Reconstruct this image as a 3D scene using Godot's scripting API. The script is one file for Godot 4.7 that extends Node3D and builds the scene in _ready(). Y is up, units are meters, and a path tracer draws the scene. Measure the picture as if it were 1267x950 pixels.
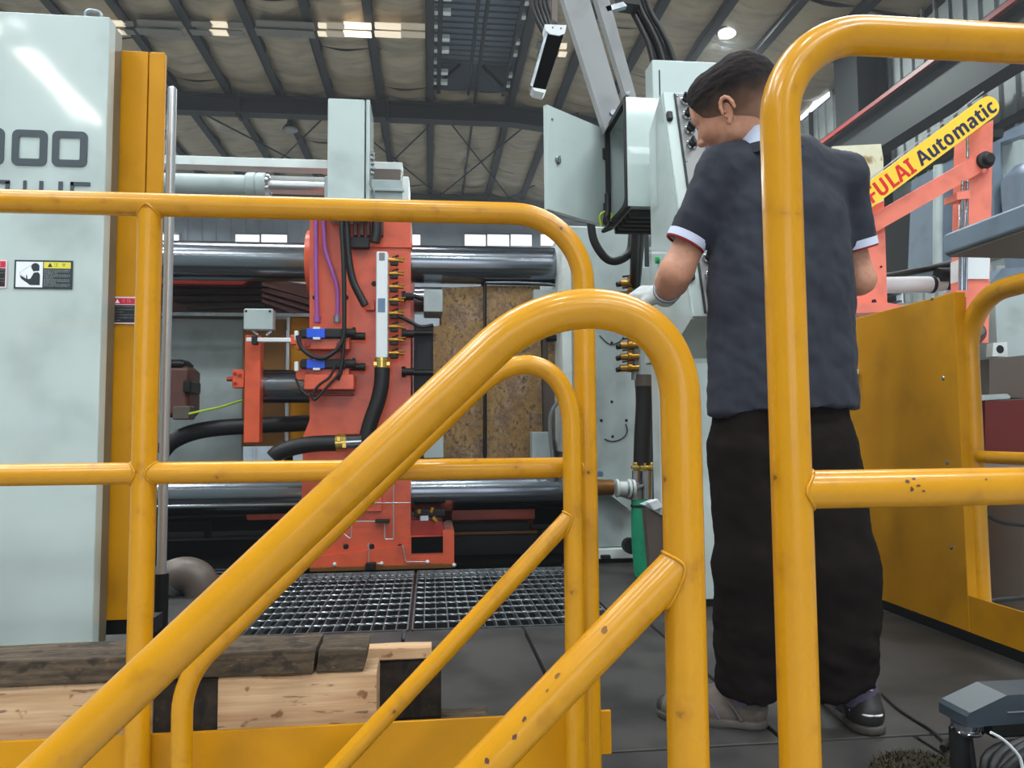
extends Node3D
# A worker at an injection moulding machine, seen past yellow guard rails from the lower hall floor.
# World: y = 0 is the platform deck, x runs along the machine, -z away from the viewer. Units are metres.

const FOC := 920.0
const EYE := Vector3(0, 0.757, 0)
const RAILZ := -1.6
const NEARZ := -0.87
const PZ := -4.35
var cam_basis: Basis
var mats := {}
var names := {}
var rng := RandomNumberGenerator.new()

# ---------------------------------------------------------------- survey helpers (rays of the surveyed photograph cut with real planes)
func ray(u: float, v: float) -> Vector3:
	return cam_basis * Vector3((u - 633.5) / FOC, -(v - 475.0) / FOC, -1.0)

func Z(u: float, v: float, z: float) -> Vector3:
	var r := ray(u, v)
	return EYE + r * (z / r.z)

func X(u: float, v: float, x: float) -> Vector3:
	var r := ray(u, v)
	return EYE + r * (x / r.x)

func G(u: float, v: float, y := 0.0) -> Vector3:
	var r := ray(u, v)
	return EYE + r * ((y - EYE.y) / r.y)

func Zs(a: Array, z: float) -> Array:
	var o := []
	for k in range(0, a.size(), 2):
		o.append(Z(a[k], a[k + 1], z))
	return o

# ---------------------------------------------------------------- mesh builder
class M:
	var v := PackedVector3Array()
	var n := PackedVector3Array()
	var uv := PackedVector2Array()
	var col := PackedColorArray()

	func tri(a: Vector3, b: Vector3, c: Vector3, na: Vector3, nb: Vector3, nc: Vector3) -> void:
		if (b - a).cross(c - a).dot(na + nb + nc) > 0.0:
			v.append(a); v.append(c); v.append(b)
			n.append(na); n.append(nc); n.append(nb)
		else:
			v.append(a); v.append(b); v.append(c)
			n.append(na); n.append(nb); n.append(nc)
		uv.append(Vector2.ZERO); uv.append(Vector2.ZERO); uv.append(Vector2.ZERO)

	func quad(a: Vector3, b: Vector3, c: Vector3, d: Vector3, na: Vector3, nb: Vector3, nc: Vector3, nd: Vector3) -> void:
		tri(a, b, c, na, nb, nc)
		tri(a, c, d, na, nc, nd)

	func flat(a: Vector3, b: Vector3, c: Vector3, d: Vector3, nn: Vector3) -> void:
		quad(a, b, c, d, nn, nn, nn, nn)

	# a quad with texture coordinates: top left, top right, bottom right, bottom left
	func sheet(tl: Vector3, tr: Vector3, br: Vector3, bl: Vector3) -> void:
		var nn := (tr - tl).cross(tl - bl).normalized()
		for k in [[tl, 0, 0], [tr, 1, 0], [br, 1, 1], [tl, 0, 0], [br, 1, 1], [bl, 0, 1]]:
			v.append(k[0]); n.append(nn); uv.append(Vector2(k[1], k[2]))

	func box(c: Vector3, s: Vector3, bv := 0.0, b := Basis()) -> M:
		var h := s * 0.5
		bv = minf(bv, minf(h.x, minf(h.y, h.z)) * 0.98)
		var q := h - Vector3.ONE * bv
		for a in 3:
			var e := (a + 1) % 3
			var f := (a + 2) % 3
			for sa in [-1.0, 1.0]:
				var nn := Vector3.ZERO
				nn[a] = sa
				var p := []
				for k in [[-1, -1], [1, -1], [1, 1], [-1, 1]]:
					var w := Vector3.ZERO
					w[a] = sa * h[a]; w[e] = k[0] * q[e]; w[f] = k[1] * q[f]
					p.append(c + b * w)
				flat(p[0], p[1], p[2], p[3], b * nn)
				if bv <= 0.0:
					continue
				for se in [-1.0, 1.0]:
					var ne := Vector3.ZERO
					ne[e] = se
					var p1 := Vector3.ZERO
					p1[a] = sa * h[a]; p1[e] = se * q[e]; p1[f] = -q[f]
					var p2 := p1
					p2[f] = q[f]
					var p3 := Vector3.ZERO
					p3[a] = sa * q[a]; p3[e] = se * h[e]; p3[f] = q[f]
					var p4 := p3
					p4[f] = -q[f]
					quad(c + b * p1, c + b * p2, c + b * p3, c + b * p4, b * nn, b * nn, b * ne, b * ne)
		if bv > 0.0:
			for sx in [-1.0, 1.0]:
				for sy in [-1.0, 1.0]:
					for sz in [-1.0, 1.0]:
						tri(c + b * Vector3(sx * h.x, sy * q.y, sz * q.z), c + b * Vector3(sx * q.x, sy * h.y, sz * q.z), c + b * Vector3(sx * q.x, sy * q.y, sz * h.z), b * Vector3(sx, 0, 0), b * Vector3(0, sy, 0), b * Vector3(0, 0, sz))
		return self

	# box between two corners
	func bx(x0: float, x1: float, y0: float, y1: float, z0: float, z1: float, bv := 0.0) -> M:
		return box(Vector3(x0 + x1, y0 + y1, z0 + z1) * 0.5, Vector3(absf(x1 - x0), absf(y1 - y0), absf(z1 - z0)), bv)

	# a bar with a rectangular section from a to b; up gives the direction of its height
	func bar(a: Vector3, b: Vector3, w: float, h: float, up := Vector3.UP, bv := 0.0) -> M:
		var d := (b - a).normalized()
		var s := d.cross(up).normalized()
		var t := s.cross(d).normalized()
		return box((a + b) * 0.5, Vector3((b - a).length(), h, w), bv, Basis(d, t, s))

	func tube(p: Array, r: float, sides := 12, caps := true, r1 := -1.0) -> M:
		if r1 < 0.0:
			r1 = r
		var m := p.size()
		var d0: Vector3 = (p[1] - p[0]).normalized()
		var ref := Vector3.UP if absf(d0.y) < 0.9 else Vector3.RIGHT
		var s := d0.cross(ref).normalized()
		var rings := []
		var nrm := []
		var dl := d0
		for i in m:
			var d: Vector3
			if i == 0:
				d = d0
			elif i == m - 1:
				d = (p[i] - p[i - 1]).normalized()
			else:
				d = ((p[i] - p[i - 1]).normalized() + (p[i + 1] - p[i]).normalized()).normalized()
			s = (s - d * s.dot(d)).normalized()
			var t := d.cross(s)
			var rr := lerpf(r, r1, float(i) / (m - 1))
			var ring := []
			var rn := []
			for k in sides:
				var an := TAU * k / sides
				var q := s * cos(an) + t * sin(an)
				rn.append(q)
				ring.append(p[i] + q * rr)
			rings.append(ring)
			nrm.append(rn)
			dl = d
		for i in m - 1:
			for k in sides:
				var k2 := (k + 1) % sides
				quad(rings[i][k], rings[i][k2], rings[i + 1][k2], rings[i + 1][k], nrm[i][k], nrm[i][k2], nrm[i + 1][k2], nrm[i + 1][k])
		if caps:
			for k in sides:
				var k2 := (k + 1) % sides
				tri(p[0], rings[0][k], rings[0][k2], -d0, -d0, -d0)
				tri(p[m - 1], rings[m - 1][k], rings[m - 1][k2], dl, dl, dl)
		return self

	func cyl(a: Vector3, b: Vector3, r: float, sides := 16, r1 := -1.0) -> M:
		return tube([a, b], r, sides, true, r1)

	# profile of Vector2(radius, height along axis)
	func lathe(prof: Array, o: Vector3, ax: Vector3, sides := 20) -> M:
		ax = ax.normalized()
		var s := ax.cross(Vector3.UP if absf(ax.y) < 0.9 else Vector3.RIGHT).normalized()
		var t := ax.cross(s)
		for i in prof.size() - 1:
			var a: Vector2 = prof[i]
			var b: Vector2 = prof[i + 1]
			var e := (b - a).normalized()
			for k in sides:
				var q0 := s * cos(TAU * k / sides) + t * sin(TAU * k / sides)
				var q1 := s * cos(TAU * (k + 1) / sides) + t * sin(TAU * (k + 1) / sides)
				var n0 := q0 * e.y - ax * e.x
				var n1 := q1 * e.y - ax * e.x
				var p00 := o + ax * a.y + q0 * a.x
				var p01 := o + ax * a.y + q1 * a.x
				var p10 := o + ax * b.y + q0 * b.x
				var p11 := o + ax * b.y + q1 * b.x
				if a.x < 1e-6:
					tri(p00, p10, p11, n0, n0, n1)
				elif b.x < 1e-6:
					tri(p00, p01, p10, n0, n1, n0)
				else:
					quad(p00, p01, p11, p10, n0, n1, n1, n0)
		return self

	func ball(c: Vector3, r: Vector3, sides := 14) -> M:
		var st := int(sides / 2.0)
		for i in st:
			for k in sides:
				var q := []
				for w in [[i, k], [i + 1, k], [i + 1, k + 1], [i, k + 1]]:
					var th: float = PI * w[0] / st
					var ph: float = TAU * w[1] / sides
					q.append(Vector3(sin(th) * cos(ph), cos(th), sin(th) * sin(ph)))
				var nn := []
				for w in q:
					nn.append((w / r).normalized())
				quad(c + q[0] * r, c + q[1] * r, c + q[2] * r, c + q[3] * r, nn[0], nn[1], nn[2], nn[3])
		return self

	# an outline in the plane of ux, uy, its front face at o, its back d behind
	func prism(poly: PackedVector2Array, o: Vector3, ux: Vector3, uy: Vector3, d: float) -> M:
		var nn := ux.cross(uy).normalized()
		var ix := Geometry2D.triangulate_polygon(poly)
		var f := func(p: Vector2, k: float) -> Vector3: return o + ux * p.x + uy * p.y - nn * k
		for i in range(0, ix.size(), 3):
			tri(f.call(poly[ix[i]], 0.0), f.call(poly[ix[i + 1]], 0.0), f.call(poly[ix[i + 2]], 0.0), nn, nn, nn)
			tri(f.call(poly[ix[i]], d), f.call(poly[ix[i + 1]], d), f.call(poly[ix[i + 2]], d), -nn, -nn, -nn)
		var cw := Geometry2D.is_polygon_clockwise(poly)
		for i in poly.size():
			var a := poly[i]
			var b := poly[(i + 1) % poly.size()]
			var e := (b - a).normalized()
			var s2 := Vector2(-e.y, e.x) if cw else Vector2(e.y, -e.x)
			var sn := (ux * s2.x + uy * s2.y).normalized()
			flat(f.call(a, 0.0), f.call(b, 0.0), f.call(b, d), f.call(a, d), sn)
		return self

	func hexbolt(c: Vector3, ax: Vector3, r: float, h: float) -> M:
		return lathe([Vector2(0, 0), Vector2(r, 0), Vector2(r, h * 0.85), Vector2(r * 0.8, h), Vector2(0, h)], c, ax, 6)

	func add(o: M) -> M:
		v.append_array(o.v); n.append_array(o.n); uv.append_array(o.uv)
		return self

func bend(p: Array, r: float, steps := 8) -> Array:
	# round the inner corners of a polyline
	var o := [p[0]]
	for i in range(1, p.size() - 1):
		var a: Vector3 = (p[i - 1] - p[i])
		var b: Vector3 = (p[i + 1] - p[i])
		var ang := a.angle_to(b)
		var rr := r
		var t := minf(rr / tan(ang * 0.5), minf(a.length(), b.length()) * 0.98)
		rr = t * tan(ang * 0.5)
		var bis := (a.normalized() + b.normalized()).normalized()
		var c: Vector3 = p[i] + bis * (rr / sin(ang * 0.5))
		var s: Vector3 = p[i] + a.normalized() * t - c
		var e: Vector3 = p[i] + b.normalized() * t - c
		for k in steps + 1:
			o.append(c + s.slerp(e, float(k) / steps))
	o.append(p[p.size() - 1])
	return o

func curve(p: Array, steps := 6) -> Array:
	var o := []
	var m := p.size()
	for i in m - 1:
		var p0: Vector3 = p[maxi(i - 1, 0)]
		var p3: Vector3 = p[mini(i + 2, m - 1)]
		for k in steps:
			o.append((p[i] as Vector3).cubic_interpolate(p[i + 1], p0, p3, float(k) / steps))
	o.append(p[m - 1])
	return o

func rrect(w: float, h: float, r: float, steps := 4, c := Vector2.ZERO) -> PackedVector2Array:
	var o := PackedVector2Array()
	for q in [[w / 2 - r, h / 2 - r, 0.0], [-w / 2 + r, h / 2 - r, PI / 2], [-w / 2 + r, -h / 2 + r, PI], [w / 2 - r, -h / 2 + r, PI * 1.5]]:
		for k in steps + 1:
			var an: float = q[2] + PI / 2 * k / steps
			o.append(c + Vector2(q[0] + cos(an) * r, q[1] + sin(an) * r))
	return o

# ---------------------------------------------------------------- scene tree helpers
func unique(called: String) -> String:
	if not names.has(called):
		names[called] = 0
		return called
	names[called] += 1
	return "%s_%03d" % [called, names[called]]

func meta(o: Node, label: String, category: String, group := "") -> void:
	o.set_meta("label", label)
	o.set_meta("category", category)
	if group:
		o.set_meta("group", group)

func thing(called: String, label: String, category: String, at: Vector3, group := "") -> Node3D:
	var o := Node3D.new()
	o.name = unique(called)
	add_child(o)
	o.position = at
	meta(o, label, category, group)
	return o

func wpos(o: Node) -> Vector3:
	var p := Vector3.ZERO
	while o != self:
		p += (o as Node3D).position
		o = o.get_parent()
	return p

func to_mesh(m: M, off := Vector3.ZERO) -> ArrayMesh:
	var vv := m.v
	if off != Vector3.ZERO:
		vv = PackedVector3Array()
		vv.resize(m.v.size())
		for i in m.v.size():
			vv[i] = m.v[i] - off
	var a := []
	a.resize(Mesh.ARRAY_MAX)
	a[Mesh.ARRAY_VERTEX] = vv
	a[Mesh.ARRAY_NORMAL] = m.n
	a[Mesh.ARRAY_TEX_UV] = m.uv
	if m.col.size() == m.v.size():
		a[Mesh.ARRAY_COLOR] = m.col
	var am := ArrayMesh.new()
	am.add_surface_from_arrays(Mesh.PRIMITIVE_TRIANGLES, a)
	return am

func base_of(m: M) -> Vector3:
	var b := AABB(m.v[0], Vector3.ZERO)
	for p in m.v:
		b = b.expand(p)
	return Vector3(b.position.x + b.size.x * 0.5, b.position.y, b.position.z + b.size.z * 0.5)

# one mesh built in world axes, its origin moved to its own base
func part(called: String, m: M, material: Material, parent: Node = null, label := "") -> MeshInstance3D:
	var o := MeshInstance3D.new()
	var b := base_of(m)
	o.mesh = to_mesh(m, b)
	o.material_override = material
	if parent == null:
		o.name = unique(called)
		add_child(o)
		o.position = b
	else:
		o.name = called
		parent.add_child(o, true)
		o.position = b - wpos(parent)
	if label:
		o.set_meta("label", label)
	return o

func solo(called: String, m: M, material: Material, label: String, category: String, group := "") -> MeshInstance3D:
	var o := part(called, m, material)
	meta(o, label, category, group)
	return o

# a shared mesh (already centred on its own origin) placed at a world point
func put(called: String, mesh: Mesh, material: Material, parent: Node, at: Vector3, b := Basis()) -> MeshInstance3D:
	var o := MeshInstance3D.new()
	o.name = called
	o.mesh = mesh
	o.material_override = material
	parent.add_child(o, true)
	o.transform = Transform3D(b, at - wpos(parent))
	return o

func structure(called: String, at := Vector3.ZERO) -> Node3D:
	var o := Node3D.new()
	o.name = unique(called)
	add_child(o)
	o.position = at
	o.set_meta("kind", "structure")
	return o

# axis aligned box whose front face fills a surveyed rectangle on the plane z
func pb(m: M, u0: float, v0: float, u1: float, v1: float, z: float, depth: float, bv := 0.0) -> M:
	var vm := (v0 + v1) * 0.5
	var um := (u0 + u1) * 0.5
	return m.bx(Z(u0, vm, z).x, Z(u1, vm, z).x, Z(um, v1, z).y, Z(um, v0, z).y, z - depth, z, bv)

func pbox(u0: float, v0: float, u1: float, v1: float, z: float, depth: float, bv := 0.0) -> M:
	return pb(M.new(), u0, v0, u1, v1, z, depth, bv)

# outline given by surveyed points on the plane z, extruded backwards
func pprism(a: Array, z: float, depth: float) -> M:
	var poly := PackedVector2Array()
	for k in range(0, a.size(), 2):
		var p := Z(a[k], a[k + 1], z)
		poly.append(Vector2(p.x, p.y))
	return M.new().prism(poly, Vector3(0, 0, z), Vector3.RIGHT, Vector3.UP, depth)

# ---------------------------------------------------------------- materials
func noise_tex(kind: String, freq: float, octaves: int, stops: Array, size := 512, sd := 1, gain := 0.5) -> NoiseTexture2D:
	var f := FastNoiseLite.new()
	f.seed = sd
	f.noise_type = FastNoiseLite.TYPE_CELLULAR if kind == "cell" else FastNoiseLite.TYPE_SIMPLEX_SMOOTH
	f.frequency = freq
	f.fractal_octaves = octaves
	f.fractal_gain = gain
	var t := NoiseTexture2D.new()
	t.width = size
	t.height = size
	t.seamless = true
	t.noise = f
	var g := Gradient.new()
	var offs := PackedFloat32Array()
	var cols := PackedColorArray()
	for s in stops:
		offs.append(s[0])
		cols.append(s[1])
	g.offsets = offs
	g.colors = cols
	t.color_ramp = g
	return t

func painted(w: int, h: int, f) -> ImageTexture:
	var n := FastNoiseLite.new()
	n.seed = 12
	n.frequency = 0.01
	n.fractal_octaves = 4
	var im := Image.create(w, h, false, Image.FORMAT_RGB8)
	for y in h:
		for x in w:
			im.set_pixel(x, y, f.call(float(x), float(y), n))
	return ImageTexture.create_from_image(im)

func grey(v: float) -> Color:
	return Color(v, v, v)

var T := {}

func make_textures() -> void:
	T.dirt = noise_tex("fbm", 0.008, 5, [[0.0, grey(0.86)], [0.45, grey(0.97)], [1.0, grey(1.0)]], 512, 3)
	T.chip = noise_tex("fbm", 0.02, 4, [[0.0, Color(0.25, 0.17, 0.13)], [0.05, Color(0.35, 0.25, 0.18)], [0.065, Color(0.86, 0.83, 0.78)], [0.3, grey(0.97)], [1.0, grey(1.0)]], 512, 11)
	T.rough = noise_tex("fbm", 0.015, 4, [[0.0, grey(0.75)], [1.0, grey(1.0)]], 256, 5)
	T.wood = painted(1024, 512, func(x: float, y: float, n: FastNoiseLite) -> Color:
		var g := n.get_noise_2d(x * 0.25, y * 4.0) + 0.5 * n.get_noise_2d(x * 0.6 + 500.0, y * 14.0)
		var k := n.get_noise_2d(x * 1.4 + 900.0, y * 1.8 + 77.0)
		var c := Color(0.90, 0.79, 0.66).lerp(Color(0.76, 0.60, 0.45), clampf(0.4 + g * 0.7, 0, 1))
		c = c.lerp(Color(0.40, 0.24, 0.13), smoothstep(0.44, 0.62, k) * 0.6)
		return c.lerp(Color(0.35, 0.26, 0.19), smoothstep(0.45, 0.6, n.get_noise_2d(x * 0.9 + 40.0, y * 7.0)) * 0.6))
	T.oldwood = painted(1024, 512, func(x: float, y: float, n: FastNoiseLite) -> Color:
		var g := n.get_noise_2d(x * 0.4, y * 6.0) + 0.6 * n.get_noise_2d(x * 3.0, y * 12.0 + 300.0)
		var p := n.get_noise_2d(x * 1.2 + 800.0, y * 1.6)
		var c := Color(0.27, 0.24, 0.205).lerp(Color(0.44, 0.40, 0.35), clampf(0.45 + g * 0.8, 0, 1))
		c = c.lerp(Color(0.13, 0.11, 0.09), smoothstep(0.1, 0.45, p) * 0.75)
		return c.lerp(Color(0.66, 0.6, 0.5), smoothstep(0.42, 0.6, n.get_noise_2d(x * 2.0 + 90.0, y * 9.0)) * 0.55))
	T.rust = painted(768, 768, func(x: float, y: float, n: FastNoiseLite) -> Color:
		var a := n.get_noise_2d(x * 0.9, y * 0.7)
		var f := n.get_noise_2d(x * 11.0, y * 8.0)
		var m := n.get_noise_2d(x * 3.5 + 400.0, y * 2.2)
		var c := Color(0.36, 0.27, 0.19).lerp(Color(0.66, 0.55, 0.43), clampf(0.5 + a * 0.6 + f * 0.6, 0, 1))
		c = c.lerp(Color(0.60, 0.455, 0.22), clampf(0.35 + n.get_noise_2d(x * 0.6 + 2000.0, y * 0.6) * 1.4, 0, 0.5))
		c = c.lerp(Color(0.17, 0.125, 0.09), smoothstep(0.08, 0.5, m * 0.6 + a * 0.4 + f * 0.45) * 0.65)
		return c.lerp(Color(0.80, 0.72, 0.6), smoothstep(0.3, 0.55, n.get_noise_2d(x * 7.0 + 70.0, y * 6.0 + 900.0)) * 0.3))
	T.rustbump = noise_tex("fbm", 0.05, 5, [[0.0, grey(0)], [1.0, grey(1)]], 512, 42)
	T.deck = noise_tex("fbm", 0.006, 6, [[0.0, grey(0.55)], [0.4, grey(0.85)], [0.62, grey(1.0)], [0.8, grey(1.12)], [1.0, grey(1.5)]], 1024, 51)
	T.film = noise_tex("fbm", 0.012, 4, [[0.0, grey(0.72)], [0.5, grey(0.95)], [1.0, grey(1.0)]], 512, 61)
	T.moss = noise_tex("fbm", 0.04, 4, [[0.0, Color(0.08, 0.06, 0.04)], [0.42, Color(0.19, 0.14, 0.08)], [0.58, Color(0.28, 0.27, 0.1)], [1.0, Color(0.42, 0.42, 0.2)]], 256, 71)
	T.cloth = noise_tex("fbm", 0.01, 5, [[0.0, grey(0.8)], [1.0, grey(1.0)]], 512, 81)
	T.skin = noise_tex("fbm", 0.02, 4, [[0.0, Color(0.93, 0.86, 0.83)], [0.6, Color(1, 1, 1)], [1.0, Color(1, 0.95, 0.93)]], 256, 82)
	T.patch = noise_tex("fbm", 0.01, 4, [[0.0, Color(0.45, 0.36, 0.25)], [0.22, Color(0.75, 0.68, 0.55)], [0.38, Color(0.96, 0.95, 0.92)], [1.0, Color(1, 1, 1)]], 256, 91)
	var f := FastNoiseLite.new()
	f.seed = 9
	f.frequency = 0.03
	T.wave = NoiseTexture2D.new()
	T.wave.width = 512
	T.wave.height = 512
	T.wave.seamless = true
	T.wave.as_normal_map = true
	T.wave.bump_strength = 6.0
	T.wave.noise = f

func mk(key: String, col: Color, rough: float, metal := 0.0, tex := "", scale := Vector3.ONE, world := true) -> StandardMaterial3D:
	if mats.has(key):
		return mats[key]
	var m := StandardMaterial3D.new()
	m.resource_name = key
	m.albedo_color = col
	m.roughness = rough
	m.metallic = metal
	if tex:
		m.albedo_texture = T[tex]
		m.uv1_triplanar = true
		m.uv1_world_triplanar = world
		m.uv1_scale = scale
	mats[key] = m
	return m

func make_materials() -> void:
	var y := mk("yellow_paint", Color(0.80, 0.555, 0.0), 0.34, 0.0, "chip", Vector3.ONE * 1.3)
	y.clearcoat_enabled = true
	y.clearcoat = 0.35
	y.metallic_specular = 0.4
	y.clearcoat_roughness = 0.15
	var y2 := mk("yellow_sheet", Color(0.80, 0.55, 0.0), 0.4, 0.0, "dirt", Vector3.ONE * 0.7)
	y2.metallic_specular = 0.35
	var c := mk("cabinet_paint", Color(0.76, 0.82, 0.81), 0.5, 0.0, "dirt", Vector3.ONE * 0.5)
	c.clearcoat_enabled = true
	c.clearcoat = 1.0
	c.clearcoat_roughness = 0.06
	mk("grey_paint", Color(0.66, 0.71, 0.71), 0.45, 0.0, "dirt", Vector3.ONE * 0.8)
	mk("white_paint", Color(0.84, 0.87, 0.86), 0.4, 0.0, "dirt", Vector3.ONE)
	mk("taupe_edge_shade", Color(0.45, 0.41, 0.34), 0.45, 0.0, "dirt", Vector3.ONE)
	mk("orange_paint", Color(0.86, 0.36, 0.23), 0.32, 0.0, "dirt", Vector3.ONE * 1.5)
	mk("orange_dark", Color(0.62, 0.16, 0.09), 0.45, 0.0, "dirt", Vector3.ONE * 1.5)
	mk("salmon_paint", Color(0.95, 0.52, 0.44), 0.4, 0.0, "dirt", Vector3.ONE)
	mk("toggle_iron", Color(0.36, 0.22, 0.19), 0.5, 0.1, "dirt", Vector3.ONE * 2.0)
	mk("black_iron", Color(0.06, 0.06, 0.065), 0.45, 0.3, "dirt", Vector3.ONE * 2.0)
	mk("dark_steel", Color(0.15, 0.155, 0.17), 0.5, 0.5, "dirt", Vector3.ONE)
	mk("beam_steel", Color(0.10, 0.105, 0.115), 0.6, 0.2)
	mk("chrome", Color(0.72, 0.74, 0.77), 0.12, 1.0)
	mk("bar_steel", Color(0.54, 0.56, 0.59), 0.2, 1.0)
	mk("galvanised", Color(0.62, 0.65, 0.67), 0.38, 0.85, "rough", Vector3.ONE * 3.0)
	mk("alu", Color(0.78, 0.79, 0.8), 0.35, 0.8)
	mk("brass", Color(0.72, 0.53, 0.22), 0.3, 0.9)
	mk("gold_zinc", Color(0.85, 0.73, 0.38), 0.25, 0.85)
	mk("bronze_paint", Color(0.5, 0.34, 0.16), 0.45, 0.5)
	mk("rubber", Color(0.045, 0.045, 0.05), 0.5)
	mk("black_plastic", Color(0.04, 0.04, 0.045), 0.6)
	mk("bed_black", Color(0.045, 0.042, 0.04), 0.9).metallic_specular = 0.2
	mk("matt_black", Color(0.03, 0.028, 0.026), 0.95).metallic_specular = 0.15
	mk("white_plastic", Color(0.85, 0.87, 0.88), 0.4)
	mk("silver_face", Color(0.5, 0.5, 0.5), 0.5, 0.2)
	mk("arm_grey", Color(0.56, 0.565, 0.57), 0.5, 0.0, "dirt", Vector3.ONE)
	mk("blue_label", Color(0.10, 0.33, 0.85), 0.4)
	mk("blue_grey", Color(0.36, 0.47, 0.58), 0.4)
	mk("purple_hose", Color(0.58, 0.30, 0.58), 0.35)
	mk("green_hose", Color(0.12, 0.62, 0.46), 0.45, 0.0, "dirt", Vector3.ONE * 4.0)
	mk("green_plastic", Color(0.0, 0.62, 0.3), 0.4)
	mk("wire_yellow", Color(0.65, 0.75, 0.2), 0.5)
	mk("cable_grey", Color(0.45, 0.46, 0.47), 0.45)
	mk("print_grey", Color(0.25, 0.29, 0.32), 0.45)
	mk("sign_yellow", Color(0.98, 0.80, 0.22), 0.45)
	mk("sign_red", Color(0.85, 0.10, 0.13), 0.45)
	mk("sign_navy", Color(0.10, 0.12, 0.28), 0.45)
	var r := mk("rust", Color(1, 1, 1), 0.6, 0.25, "rust", Vector3(1.15, 1.15, 1.15))
	r.heightmap_enabled = false
	r.normal_enabled = false
	mk("tape_wood", Color(0.86, 0.79, 0.69), 0.8, 0.0, "oldwood", Vector3(0.9, 1.8, 1.8))
	mk("pale_wood", Color(0.93, 0.9, 0.86), 0.75, 0.0, "wood", Vector3(0.8, 1.6, 1.6))
	mk("dark_wood", Color(0.52, 0.46, 0.4), 0.8, 0.0, "oldwood", Vector3(1.8, 0.9, 1.8))
	var d := mk("deck", Color(0.215, 0.208, 0.20), 0.62, 0.0, "deck", Vector3.ONE * 0.55)
	d.roughness = 0.6
	mk("ground", Color(0.72, 0.72, 0.70), 0.5, 0.0, "deck", Vector3.ONE * 0.2)
	mk("film", Color(0.63, 0.565, 0.475), 0.38, 0.2, "film", Vector3(0.12, 0.25, 0.5))
	mk("wall_sheet", Color(0.58, 0.60, 0.60), 0.55, 0.0, "dirt", Vector3.ONE * 0.3)
	mk("wall_far", Color(0.58, 0.61, 0.66), 0.6, 0.0, "dirt", Vector3.ONE * 0.2)
	mk("vent_sheet", Color(0.45, 0.49, 0.54), 0.5, 0.2)
	mk("crane_red", Color(0.5, 0.09, 0.08), 0.5)
	mk("slate_plastic", Color(0.20, 0.235, 0.265), 0.42)
	mk("tray_paint", Color(0.43, 0.49, 0.55), 0.45, 0.0, "dirt", Vector3.ONE)
	mk("cream_sheet", Color(0.85, 0.86, 0.77), 0.5, 0.0, "patch", Vector3.ONE * 2.0)
	mk("brown_metal", Color(0.36, 0.32, 0.29), 0.45, 0.2)
	mk("maroon", Color(0.35, 0.06, 0.02), 0.4)
	mk("moss", Color(0.7, 0.66, 0.6), 0.95, 0.0, "moss", Vector3.ONE * 8.0)
	mk("glove", Color(0.82, 0.84, 0.84), 0.85, 0.0, "cloth", Vector3.ONE * 6.0)
	var sk := mk("skin", Color(0.80, 0.59, 0.49), 0.5, 0.0, "skin", Vector3.ONE * 9.0)
	sk.subsurf_scatter_enabled = true
	sk.subsurf_scatter_strength = 0.12
	var po := mk("polo", Color(0.145, 0.16, 0.215), 0.85, 0.0, "cloth", Vector3.ONE * 3.0)
	po.rim_enabled = true
	po.rim = 0.12
	mk("collar_white", Color(0.80, 0.83, 0.92), 0.8)
	mk("collar_red", Color(0.55, 0.08, 0.12), 0.8)
	mk("trousers", Color(0.125, 0.105, 0.097), 0.95, 0.0, "cloth", Vector3.ONE * 3.0).metallic_specular = 0.2
	var hm := mk("hair_fade", Color(1, 1, 1), 0.8)
	hm.vertex_color_use_as_albedo = true
	hm.metallic_specular = 0.3
	mk("hair", Color(0.06, 0.055, 0.055), 0.8).metallic_specular = 0.3
	mk("shoe_grey", Color(0.40, 0.355, 0.32), 0.75, 0.0, "cloth", Vector3.ONE * 9.0)
	mk("shoe_dark", Color(0.17, 0.165, 0.165), 0.55)
	mk("shoe_sole", Color(0.3, 0.28, 0.26), 0.7)
	mk("sock", Color(0.36, 0.33, 0.42), 0.9)
	mk("reflect", Color(0.85, 0.86, 0.85), 0.3)
	mk("eye_white", Color(0.8, 0.8, 0.78), 0.2)

func mt(key: String) -> StandardMaterial3D:
	return mats[key]

func glow(key: String, col: Color, e: float) -> StandardMaterial3D:
	var m := mk(key, Color(0.9, 0.9, 0.9), 0.5)
	m.emission_enabled = true
	m.emission = col
	m.emission_energy_multiplier = e
	return m

func picture(key: String, im: Image, rough := 0.4) -> StandardMaterial3D:
	var m := StandardMaterial3D.new()
	m.resource_name = key
	m.albedo_texture = ImageTexture.create_from_image(im)
	m.roughness = rough
	return m

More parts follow.
